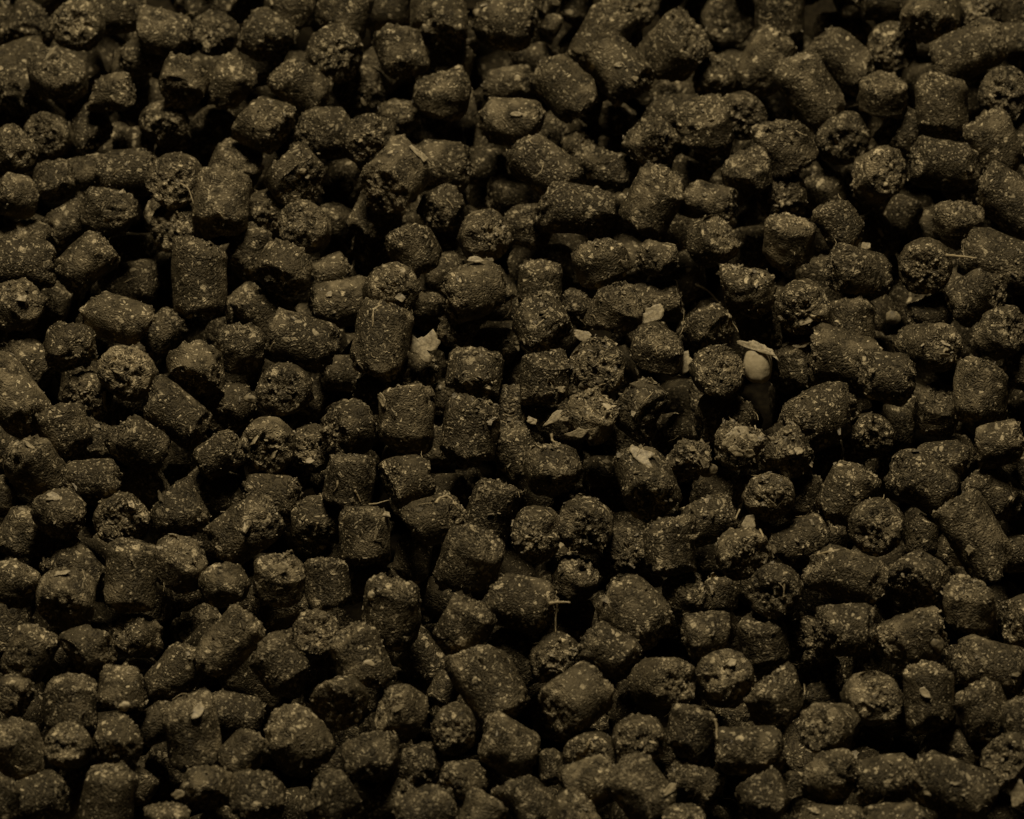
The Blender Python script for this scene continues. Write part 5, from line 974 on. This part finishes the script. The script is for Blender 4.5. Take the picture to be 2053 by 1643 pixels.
# ------------------------------------------------------------------ husk flakes, grains and fibres: loose ones are things, embedded ones parts
# kind, pellet it is part of (-1: loose), place (1e-5 m), facing, long direction, half sizes (1e-6 m), material, seed, name, label
BITS = [
('flake',-1,[-1095,1020,-50],[0,-495,869],[1000,0,0],2365,2365,'HUSK',300,'husk_flake','large pale torn husk flake lying beside the triangular pellet'),
('flake',-1,[884,1199,-50],[0,-495,869],[1000,0,0],1883,972,'HUSK',301,'husk_flake','flat pale husk flake capping the dark rough pellet below the curled fibre'),
('flake',197,[1517,-998,422],[-98,-182,978],[786,-618,-36],2250,1125,'HUSK',302,'flake',''),
('flake',-1,[532,-56,-50],[0,-495,869],[822,495,282],1982,721,'HUSK',303,'husk_flake','slanting pale husk strip among loose crumbs above the sprouting pellet'),
('flake',-1,[795,-563,278],[-223,-665,713],[952,7,305],2205,775,'HUSK',304,'husk_flake','level pale husk strip under the bright crumbly pellet'),
('flake',-1,[261,-140,-50],[0,-495,869],[175,855,487],720,900,'HUSK',305,'husk_flake','small triangular husk chip beside the slanting husk strip'),
('flake',-1,[616,-340,251],[-248,-628,737],[331,-770,-545],418,776,'HUSK',306,'husk_flake','tiny husk tip folded over the end of the slanting husk strip'),
('flake',-1,[1678,1503,-50],[0,-495,869],[908,364,207],2010,974,'HUSK',307,'husk_flake','pale ragged husk flake bridging the gap beside the bright flaky pellet'),
('flake',-1,[2115,757,-50],[0,-495,869],[175,855,487],1815,847,'HUSK',308,'husk_flake','upright pale husk chip leaning on the end-on pellet near the white seed'),
('flake',-1,[-428,2029,367],[-57,-328,943],[995,59,81],1218,457,'HUSK',309,'husk_flake','thin pale flake lying on the long bright pellet under the round one'),
('flake',-1,[2792,-1663,-50],[0,-495,869],[868,431,245],1244,1125,'HUSK',310,'crumb','pale crumbly lump below the column of loose crumbs'),
('flake',240,[-3617,-4718,363],[-4,79,997],[615,-786,65],974,1489,'HUSK',311,'flake',''),
('flake',278,[1822,-5627,171],[737,-137,662],[-450,631,631],683,1480,'GRAIN',312,'flake',''),
('flake',289,[4030,-4156,-1264],[-209,-99,973],[763,-639,99],821,499,'GRAIN',313,'flake',''),
('flake',290,[4764,-4356,274],[-126,-550,825],[631,-686,-361],748,489,'GRAIN',314,'flake',''),
('flake',170,[-5415,-1567,346],[8,-281,960],[997,80,16],1002,531,'HUSK',315,'flake',''),
('flake',-1,[4235,2665,-50],[0,-495,869],[769,555,316],800,615,'HUSK',316,'crumb','small pale flaky crumb on top of the long speckled pellet'),
('flake',-1,[4373,2585,-50],[0,-495,869],[504,751,427],799,676,'HUSK',317,'crumb','second pale crumb just beside the one on the long speckled pellet'),
('flake',-1,[-3801,-5698,158],[-200,-703,682],[964,-18,264],1025,570,'HUSK',318,'crumb','pale crumb stuck out from a round pellet near the lower edge'),
('flake',-1,[5774,-5635,13],[0,-616,788],[766,507,396],1484,1713,'HUSK',319,'grain_kernel','bright pale kernel chip at the lower right edge of the photo'),
('flake',41,[-1197,3739,419],[174,-391,904],[771,-517,-372],802,432,'HUSK',320,'flake',''),
('flake',41,[-1105,3680,366],[444,-279,851],[749,-406,-524],926,432,'HUSK',321,'flake',''),
('grain',40,[-2592,3583,219],[207,-825,525],[243,563,790],432,525,'GRAIN',322,'grain',''),
('grain',46,[67,5448,-179],[-99,-453,886],[995,-45,88],441,441,'GRAIN',323,'grain',''),
('flake',45,[35,4474,255],[-252,-467,848],[952,-276,131],809,342,'HUSK',324,'flake',''),
('grain',73,[4785,5933,-382],[513,-785,346],[700,150,-698],951,602,'HUSK',325,'grain',''),
('flake',36,[-1874,5273,-438],[478,-698,533],[542,-243,-804],820,379,'HUSK',326,'flake',''),
('grain',-1,[-3152,248,-107],[0,-495,869],[88,866,493],422,723,'MEAL',327,'grain_kernel','tiny oblong pale grain in the gap beside the round spotted pellet'),
('flake',-1,[-5792,5341,420],[-55,-607,793],[642,587,494],1440,282,'HUSK',328,'husk_flake','slim pale husk sliver standing on the bright pellet at upper left'),
('grain',235,[-4474,-4494,194],[285,-864,416],[134,465,875],575,690,'GRAIN',329,'grain',''),
('grain',250,[-1659,-3877,175],[218,-511,831],[966,-7,-258],810,405,'GRAIN',330,'grain',''),
('grain',186,[-1446,-2163,-2286],[-6,-209,978],[1000,-1,6],1087,845,'MEAL',331,'grain',''),
('grain',286,[4950,-3524,68],[632,-232,739],[528,-569,-631],987,1045,'MEAL',332,'grain',''),
('grain',-1,[4664,1665,-300],[0,-616,788],[342,740,579],794,916,'MEAL',333,'grain_kernel','dim pale kernel deep in the dark gap below the long speckled pellet'),
('grain',-1,[2347,-840,-92],[0,-495,869],[1000,0,0],954,895,'MEAL',334,'grain_kernel','small round tan grain below the pale crumbly chunk'),
('flake',201,[2128,-2136,295],[613,-546,571],[48,747,663],411,763,'HUSK',335,'flake',''),
('grain',193,[-1630,-3010,334],[-461,-550,696],[403,569,717],582,640,'GRAIN',336,'grain',''),
('grain',135,[877,284,100],[170,-841,513],[929,-37,-368],781,601,'MEAL',337,'grain',''),
('flake',94,[-5956,1458,329],[292,-117,949],[606,-745,-278],666,787,'HUSK',338,'flake',''),
('flake',138,[1127,-146,248],[-285,-69,956],[732,-659,171],956,568,'GRAIN',339,'flake',''),
('flake',209,[2754,-539,210],[207,-355,912],[975,-4,-223],1966,1192,'HUSK',340,'flake',''),
('flake',209,[2685,-773,176],[-44,-772,635],[910,-293,-293],1190,595,'HUSK',341,'flake',''),
('flake',209,[2590,-662,239],[-55,-722,690],[766,413,493],1012,655,'HUSK',342,'flake',''),
('flake',209,[2895,-594,199],[167,-505,847],[855,-353,-379],1072,715,'HUSK',343,'flake',''),
('flake',209,[2838,-775,127],[378,-777,503],[911,214,-354],1190,536,'HUSK',344,'flake',''),
('flake',208,[2144,-817,272],[720,-38,693],[676,265,-687],891,475,'HUSK',345,'flake',''),
('flake',210,[3409,-873,332],[349,8,937],[819,484,-309],771,593,'HUSK',346,'flake',''),
('flake',191,[-2737,-2579,274],[-467,-606,644],[867,-170,468],1111,702,'HUSK',347,'flake',''),
('flake',211,[3062,-1563,176],[-52,-921,387],[894,-216,-392],768,532,'HUSK',348,'flake',''),
('flake',182,[-1559,-84,304],[-698,-504,508],[320,-855,-409],777,538,'HUSK',349,'flake',''),
('flake',113,[-1335,1850,374],[-75,-217,973],[400,888,229],486,607,'HUSK',350,'flake',''),
('flake',112,[-2252,1882,-124],[-43,-396,917],[873,431,228],489,428,'HUSK',351,'flake',''),
('flake',87,[-6084,3042,-234],[529,-196,826],[800,-211,-562],988,680,'HUSK',352,'flake',''),
('flake',98,[-4770,377,289],[-351,-675,649],[876,-482,-27],780,480,'HUSK',353,'flake',''),
('flake',151,[5900,1135,226],[-479,-668,570],[53,626,778],302,726,'HUSK',354,'flake',''),
('flake',153,[3507,1165,-223],[-439,54,897],[896,-49,441],1216,425,'HUSK',355,'flake',''),
('flake',71,[3659,5287,376],[-168,-466,869],[831,407,379],1626,313,'HUSK',356,'flake',''),
('flake',160,[-5738,-813,364],[461,-189,867],[799,-336,-498],771,326,'HUSK',357,'flake',''),
('flake',187,[-1599,-2071,275],[378,-687,621],[209,716,666],999,235,'HUSK',358,'flake',''),
('flake',174,[-5276,-2708,352],[-215,-69,974],[974,58,219],1050,350,'HUSK',359,'flake',''),
('flake',176,[-4146,-2246,232],[-22,-281,959],[790,583,189],528,469,'HUSK',360,'flake',''),
('flake',115,[-316,2610,302],[849,-303,434],[348,937,-26],734,428,'HUSK',362,'flake',''),
('flake',50,[1334,5273,267],[-141,-525,839],[975,-222,25],564,376,'HUSK',364,'flake',''),
('flake',50,[1544,5096,203],[380,-509,772],[789,-257,-558],563,438,'HUSK',365,'flake',''),
('flake',253,[-1329,-4607,318],[-68,-658,750],[904,278,326],861,459,'HUSK',366,'flake',''),
('flake',270,[2547,-3943,303],[-105,186,977],[968,243,58],693,577,'HUSK',367,'flake',''),
('flake',248,[-2835,-5654,307],[158,-451,878],[650,-622,-437],625,341,'HUSK',368,'flake',''),
('flake',225,[5344,-3000,316],[420,-329,846],[908,152,-391],757,349,'HUSK',369,'flake',''),
('flake',220,[5390,-2184,102],[-213,-713,668],[463,528,712],529,647,'HUSK',371,'flake',''),
('flake',298,[5037,-5735,436],[-36,-436,899],[996,-93,-5],737,255,'HUSK',372,'flake',''),
('flake',169,[-2867,-653,-18],[-569,-414,711],[400,615,679],895,656,'HUSK',374,'flake',''),
('flake',169,[-3070,-606,195],[-571,-69,818],[630,602,490],834,417,'HUSK',375,'flake',''),
('flake',180,[-2429,-511,-333],[-163,30,986],[946,-278,165],720,540,'HUSK',376,'flake',''),
('flake',152,[5225,794,283],[-352,-249,902],[840,-510,186],783,271,'HUSK',377,'flake',''),
('flake',152,[5203,627,251],[340,-893,294],[928,269,-256],782,301,'HUSK',378,'flake',''),
('flake',149,[3561,1267,121],[-259,-463,848],[907,185,378],909,606,'HUSK',379,'flake',''),
('grain',-1,[-5045,-5393,-600],[0,-616,788],[500,682,533],2475,1784,'MEAL',380,'grain_kernel','smooth tan kernel showing between pellets at the bottom left corner'),
('fibre',-1,[[-9.2,1788.7,-75.0],[-9.2,1744.8,-185.4],[-51.9,1663.0,-249.3],[-155.7,1605.2,-294.4]],None,None,120,0,'FIBRE',700,'plant_fibre','thin pale hair curling down from the long bright pellet'),
('fibre',117,[[-1575.8,1171.0,542.0],[-1653.6,1138.8,543.5],[-1676.6,1036.9,525.7],[-1675.7,900.3,465.1]],None,None,144,0,'FIBRE',701,'fibre',''),
('fibre',124,[[141.9,967.7,188.6],[292.5,1006.0,343.3],[449.6,1151.7,383.6]],None,None,132,0,'FIBRE',702,'fibre',''),
('fibre',-1,[[2284.4,2897.7,-1172.9],[2454.7,2876.7,-1265.4],[2623.1,2734.1,-1376.8]],None,None,156,0,'FIBRE',703,'plant_fibre','dim brown fibre slanting across the dark gap above the smooth pellet'),
('fibre',188,[[-904.4,-1662.0,323.4],[-857.7,-1586.5,331.1],[-793.1,-1554.2,327.5],[-728.4,-1560.5,306.4],[-674.8,-1648.9,306.0],[-628.0,-1678.2,227.4]],None,None,216,0,'FIBRE',704,'fibre',''),
('fibre',-1,[[-1705.0,-1393.4,-51.6],[-1593.7,-1343.2,-88.5],[-1469.1,-1319.8,-70.2]],None,None,120,0,'FIBRE',705,'plant_fibre','short straight pale fibre lying level over the squat pellet with a husk line'),
('fibre',184,[[-2068.8,-1249.7,229.4],[-2069.2,-1303.2,172.7],[-2123.7,-1325.6,104.3]],None,None,156,0,'FIBRE',706,'fibre',''),
('fibre',184,[[-1866.9,-1353.2,179.8],[-1826.4,-1388.6,109.0],[-1797.5,-1428.2,43.5]],None,None,156,0,'FIBRE',707,'fibre',''),
('fibre',-1,[[540.1,-2919.4,118.7],[505.5,-3032.9,-42.9],[516.7,-3229.2,-120.1]],None,None,156,0,'FIBRE',708,'plant_fibre','upright pale fibre hanging in the gap beside the smooth dark pellet'),
('fibre',-1,[[434.0,-3049.4,217.5],[556.8,-3004.8,176.2],[685.1,-3004.8,176.2]],None,None,216,0,'FIBRE',709,'plant_fibre','short thick pale straw lying across the top of the upright fibre'),
('fibre',226,[[3200.2,-2765.5,460.7],[3174.3,-2903.9,422.9],[3164.6,-3026.2,274.8]],None,None,168,0,'FIBRE',710,'fibre',''),
('fibre',223,[[3597.1,-2275.7,122.6],[3686.0,-2299.4,223.5],[3847.6,-2307.9,274.2]],None,None,228,0,'FIBRE',711,'fibre',''),
('fibre',-1,[[5295.4,2129.7,345.5],[5476.6,2148.7,284.2],[5677.7,2129.5,269.2]],None,None,204,0,'FIBRE',712,'plant_fibre','pale straw bridging two pellets near the right edge'),
('fibre',22,[[-4094.6,3365.9,240.8],[-3995.4,3304.9,208.0],[-3930.5,3111.1,132.4]],None,None,108,0,'FIBRE',713,'fibre',''),
('fibre',108,[[-2831.9,1795.8,-16.0],[-2691.6,1834.2,-189.0]],None,None,156,0,'FIBRE',714,'fibre',''),
('fibre',203,[[2924.9,-1981.9,249.6],[2959.2,-2156.4,316.3],[2973.6,-2189.0,212.8]],None,None,144,0,'FIBRE',715,'fibre',''),
('fibre',187,[[-1993.2,-1840.3,227.4],[-1907.8,-1807.7,389.6]],None,None,180,0,'FIBRE',716,'fibre',''),
('fibre',-1,[[2334.8,-4751.0,306.5],[2346.2,-4841.3,236.0],[2349.9,-4965.9,214.8]],None,None,192,0,'FIBRE',717,'plant_fibre','upright pale sprig at the end of the level pellet near the lower edge'),
('fibre',269,[[2023.5,-3965.1,269.3],[2107.4,-3999.4,118.3]],None,None,120,0,'FIBRE',718,'fibre',''),
('fibre',102,[[-4931.5,401.4,-146.4],[-4938.0,305.9,-229.8],[-4892.1,227.2,-334.9]],None,None,252,0,'FIBRE',719,'fibre',''),
('fibre',196,[[473.4,-562.4,250.7],[485.3,-628.1,199.4],[561.4,-768.0,293.1]],None,None,192,0,'FIBRE',720,'fibre',''),
('fibre',-1,[[2706.3,-1450.3,-64.7],[2656.6,-1575.2,-86.1],[2645.3,-1650.8,-162.9]],None,None,120,0,'FIBRE',721,'plant_fibre','thin wavy hair beside the pale crumbly lump'),
('fibre',285,[[3440.8,-3430.1,-845.3],[3444.5,-3638.2,-804.8],[3461.4,-3685.7,-971.4]],None,None,120,0,'FIBRE',722,'fibre',''),
('fibre',186,[[-2311.2,-1539.5,-212.6],[-2330.5,-1597.4,-313.4]],None,None,144,0,'FIBRE',723,'fibre',''),
('fibre',68,[[5565.4,6072.7,325.7],[5626.0,6013.0,109.3]],None,None,144,0,'FIBRE',724,'fibre',''),
('fibre',275,[[891.8,-4896.5,104.9],[868.9,-4973.4,45.0],[823.3,-5005.3,-9.6]],None,None,156,0,'FIBRE',725,'fibre',''),
('seed',-1,[2985,876,-220],[0,-616,788],[0,788,616],2364,1818,'GRAIN',900,'white_seed','smooth whitish seed with a husk cap standing in a dark gap'),
]
MATS = {'MEAL': M_MEAL, 'HUSK': M_HUSK, 'GRAIN': M_GRAIN, 'FIBRE': M_FIBRE}

TORN = [(-33, 8), (-22, 27), (-9, 13), (11, 21), (20, 32), (35, 8), (23, -13), (9, -8), (18, -20), (14, -36), (1, -30), (-8, -15), (-26, -11)]   # the big torn flake

def flake_mesh(hw, hh, seed):
    """thin curled husk plate with a torn outline, lying in XY"""
    rng = np.random.default_rng(seed)
    k, rings = 44, 5
    a = np.arange(k) / k * 2 * math.pi
    # torn polygon: a few straight breaks between random corners, then small nicks
    nc = int(rng.integers(6, 10))
    ca = np.sort((np.arange(nc) + rng.uniform(-0.38, 0.38, nc)) / nc * 2 * math.pi)
    cr = rng.uniform(0.42, 1.32, nc)
    cxy = np.stack([cr * np.cos(ca), cr * np.sin(ca)], 1)
    if seed == 300:
        cxy = np.array(TORN) / 36.0
        cxy = cxy[np.argsort(np.arctan2(cxy[:, 1], cxy[:, 0]))]
    edge = np.ones(k)
    for i, x in enumerate(a):
        u = np.array([math.cos(x), math.sin(x)])
        for p, q in zip(cxy, np.roll(cxy, -1, 0)):
            m = np.array([[u[0], p[0] - q[0]], [u[1], p[1] - q[1]]])
            if abs(np.linalg.det(m)) > 1e-6:
                r_, s_ = np.linalg.solve(m, p)
                if r_ > 0 and -1e-6 <= s_ <= 1 + 1e-6:
                    edge[i] = r_
    edge = edge * (1 + rng.normal(0, 0.05, k))
    V = [[0, 0, 0]]
    for r in range(1, rings + 1):
        f = r / rings
        V += [[hw * f * e * math.cos(x), hh * f * e * math.sin(x), 0] for x, e in zip(a, edge)]
    V = np.array(V)
    m = min(hw, hh)
    U = np.stack([V[:, 0] / hw, V[:, 1] / hh, np.full(len(V), seed * 0.3)], 1)
    bend = rng.normal(0, 0.16)
    top = V.copy()
    top[:, 2] = min(m, 0.0009) * (bend * U[:, 0] ** 2 + 0.13 * fbm(U * 2.2, seed + 2, 3)) + 0.00002
    bot = top.copy()
    bot[:, 2] -= 0.00007
    n = len(V)
    F3, F4 = [], []
    for i in range(k):
        j = (i + 1) % k
        F3 += [[0, 1 + i, 1 + j], [n, n + 1 + j, n + 1 + i]]
        for r in range(rings - 1):
            p, q = 1 + r * k, 1 + (r + 1) * k
            F4 += [[p + i, q + i, q + j, p + j], [n + p + j, n + q + j, n + q + i, n + p + i]]
        q = 1 + (rings - 1) * k
        F4.append([q + i, n + q + i, n + q + j, q + j])
    return np.concatenate([top, bot]), [np.array(F4), np.array(F3)]

def grain_mesh(hw, hh, hd, seed, point=0.0, seg=28, rings=18):
    """rounded kernel, long axis X, with soft dents and optionally a pointed tip"""
    V = [[-1.0, 0, 0]]
    for r in range(1, rings):
        u = r / rings * math.pi
        x = -math.cos(u)
        w = math.sin(u) ** (0.62 if point else 0.85) * (1 - point * smooth(0.0, 1.0, x))
        V += [[x, w * math.cos(t), w * math.sin(t)] for t in np.arange(seg) / seg * 2 * math.pi]
    V.append([1.0, 0, 0])
    V = np.array(V)
    V *= (1 + (0.10 if point else 0.30) * fbm(V * 1.2 + seed * 0.7, seed, 2) + 0.07 * fbm(V * 4 + seed, seed + 1, 2))[:, None]
    V[:, 2] -= 0.07 * np.exp(-(V[:, 1] / 0.14) ** 2) * np.sign(V[:, 2])      # crease
    V = V * np.array([hw, hh, hd])
    F3, F4 = [], []
    last = len(V) - 1
    for i in range(seg):
        j = (i + 1) % seg
        F3 += [[0, 1 + j, 1 + i], [last, last - seg + i, last - seg + j]]
        for r in range(rings - 2):
            p = 1 + r * seg
            F4.append([p + i, p + j, p + seg + j, p + seg + i])
    return V, [np.array(F4), np.array(F3)]

def fibre_mesh(P, r, seed, seg=7):
    """tapering tube through smoothed points"""
    P = np.array(P)
    n = 6 * (len(P) - 1) + 1
    t = np.linspace(0, len(P) - 1, n)
    c = np.stack([np.interp(t, np.arange(len(P)), P[:, k]) for k in range(3)], 1)
    for _ in range(3):
        c[1:-1] = 0.25 * c[:-2] + 0.5 * c[1:-1] + 0.25 * c[2:]
    c = c + r * 0.5 * np.stack([fbm(np.stack([t * 1.3, t * 0, t * 0 + k + seed], 1), seed + k, 2) for k in range(3)], 1)
    d = np.gradient(c, axis=0)
    d /= np.linalg.norm(d, axis=1)[:, None]
    x = np.cross(d, np.array([0.3, -0.5, 0.8]))
    x /= np.linalg.norm(x, axis=1)[:, None]
    y = np.cross(d, x)
    V = []
    for i in range(n):
        w = r * (1 - 0.55 * (i / (n - 1))) * (1 + 0.18 * math.sin(i * 1.9 + seed))
        V += [c[i] + w * (math.cos(a) * x[i] + 0.7 * math.sin(a) * y[i]) for a in np.arange(seg) / seg * 2 * math.pi]
    F = [[i * seg + k, i * seg + (k + 1) % seg, (i + 1) * seg + (k + 1) % seg, (i + 1) * seg + k] for i in range(n - 1) for k in range(seg)]
    caps = [[0, k + 1, k] for k in range(1, seg - 1)] + [[(n - 1) * seg, (n - 1) * seg + k, (n - 1) * seg + k + 1] for k in range(1, seg - 1)]
    return np.array(V), [np.array(F), np.array(caps)]

def frame_of(nrm, tan):
    n = Vector(nrm).normalized()
    t = Vector(tan)
    t = (t - n * t.dot(n)).normalized()
    return Matrix((t, n.cross(t), n)).transposed()

CATS = {'husk_flake': 'husk flake', 'crumb': 'crumb', 'grain_kernel': 'kernel', 'plant_fibre': 'fibre', 'white_seed': 'seed'}
GROUPS = {'husk_flake': 'loose pale husk flakes', 'crumb': 'loose pale crumbs', 'grain_kernel': 'loose pale kernels', 'plant_fibre': 'loose plant fibres'}
bpy.context.view_layer.update()
for kind, par, loc, nrm, tan, a, b, mat, seed, name, lab in BITS:
    if kind == 'fibre':
        P = np.array(loc) * 1e-5
        o0 = P[0]
        V, F = fibre_mesh(P - o0, a * 1e-6, seed)
        world = Matrix.Translation(Vector(o0))
    else:
        rot = frame_of(nrm, tan)
        hw, hh = a * 1e-6, b * 1e-6
        V, F = flake_mesh(hw, hh, seed) if kind == 'flake' else grain_mesh(hw, hh, min(hw, hh) * (0.8 if kind == 'seed' else 0.75), seed, 0.10 if kind == 'seed' else 0.0)
        world = Matrix.Translation(Vector(loc) * 1e-5) @ rot.to_4x4()
    o = bpy.data.objects.new(name, mesh_from(name, V, F, None, MATS[mat]))
    if par >= 0:
        put(o, objs[par])
        o.matrix_basis = objs[par].matrix_world.inverted() @ world
    else:
        put(o, None, lab, CATS[name], GROUPS.get(name))
        o.matrix_world = world
    if kind == 'seed':
        # the torn husk still sitting on its top
        for s, (px, py, ww, wh, an) in enumerate(((0.86, 0.10, 1.35, 0.34, -20), (0.62, -0.80, 0.95, 0.20, -38))):
            V, F = flake_mesh(hh * ww, hh * wh, 950 + s)
            c = put(bpy.data.objects.new('husk_cap', mesh_from('husk_cap', V, F, None, M_HUSK)), o)
            c.location = (hw * px, hh * py, hh * 0.62)
            c.rotation_euler = (0.1, 0.35, math.radians(an - 90 + 180))

# ------------------------------------------------------------------ meal crumbs that fell onto the pile and into its gaps
bpy.context.view_layer.update()
dg = bpy.context.evaluated_depsgraph_get()
rng = np.random.default_rng(77)
cp, cn, cs = [], [], []
for k in range(2600):
    if k % 2 == 0:      # three spots where pellets have crumbled
        c = ((0.006, -0.003), (0.0295, -0.009), (0.004, 0.008))[(k // 2) % 3]
        x, y = rng.normal(c[0], 0.0075), rng.normal(c[1], 0.0085)
    else:
        x, y = rng.uniform(-0.066, 0.066), rng.uniform(-0.064, 0.074)
    ok, loc, nor, fi, ob, mw = scene.ray_cast(dg, Vector((x, y, 0.05)), Vector((0, 0, -1)))
    if ok and nor.z > 0.35 and ob.name.split('.')[0] in ('feed_pellet', 'bran_flakes', 'buried_pellets'):
        s = rng.gamma(1.7, 0.00010) + 0.00005
        cp.append(np.array(loc) + np.array(nor) * s * 0.25)
        cn.append(np.array(nor))
        cs.append(min(s, 0.0007))
fv, ff, ft = flake_plates(cp, cn, cs, rng, 0.6)
put(bpy.data.objects.new('loose_meal_crumbs', mesh_from('loose_meal_crumbs', fv, ff, {'tone': ft * 0.9}, M_BRAN, True)),
    label='tiny meal crumbs scattered over the pellets', category='crumbs', kind='stuff')

# hair-fine fibres caught on the pellets
fv, fq, fc, base = [], [], [], 0
for k in range(240):
    x, y = (rng.normal(0.014, 0.017), rng.normal(-0.003, 0.016)) if k % 2 else (rng.uniform(-0.064, 0.064), rng.uniform(-0.060, 0.072))
    ok, loc, nor, fi, ob, mw = scene.ray_cast(dg, Vector((x, y, 0.05)), Vector((0, 0, -1)))
    if not ok or nor.z < 0.3 or ob.name.startswith(('white_seed', 'husk')):
        continue
    n = np.array(nor)
    d = np.cross(n, rng.normal(size=3))
    d = d / np.linalg.norm(d) + n * rng.uniform(-0.1, 0.35)
    s = np.cross(n, d)
    ln = rng.uniform(0.0005, 0.0017)
    p = np.array(loc) + n * 0.00006
    V, F = fibre_mesh([p, p + d * ln * 0.5 + s * ln * rng.normal(0, 0.15), p + d * ln + s * ln * rng.normal(0, 0.3)], rng.uniform(0.00004, 0.00008), 1200 + k, 5)
    fv.append(V)
    fq.append(F[0] + base)
    fc.append(F[1] + base)
    base += len(V)
put(bpy.data.objects.new('fine_fibres', mesh_from('fine_fibres', np.concatenate(fv), [np.concatenate(fq), np.concatenate(fc)], None, M_FIBRE)),
    label='hair-fine pale fibres caught on the pellets', category='fibres', kind='stuff')
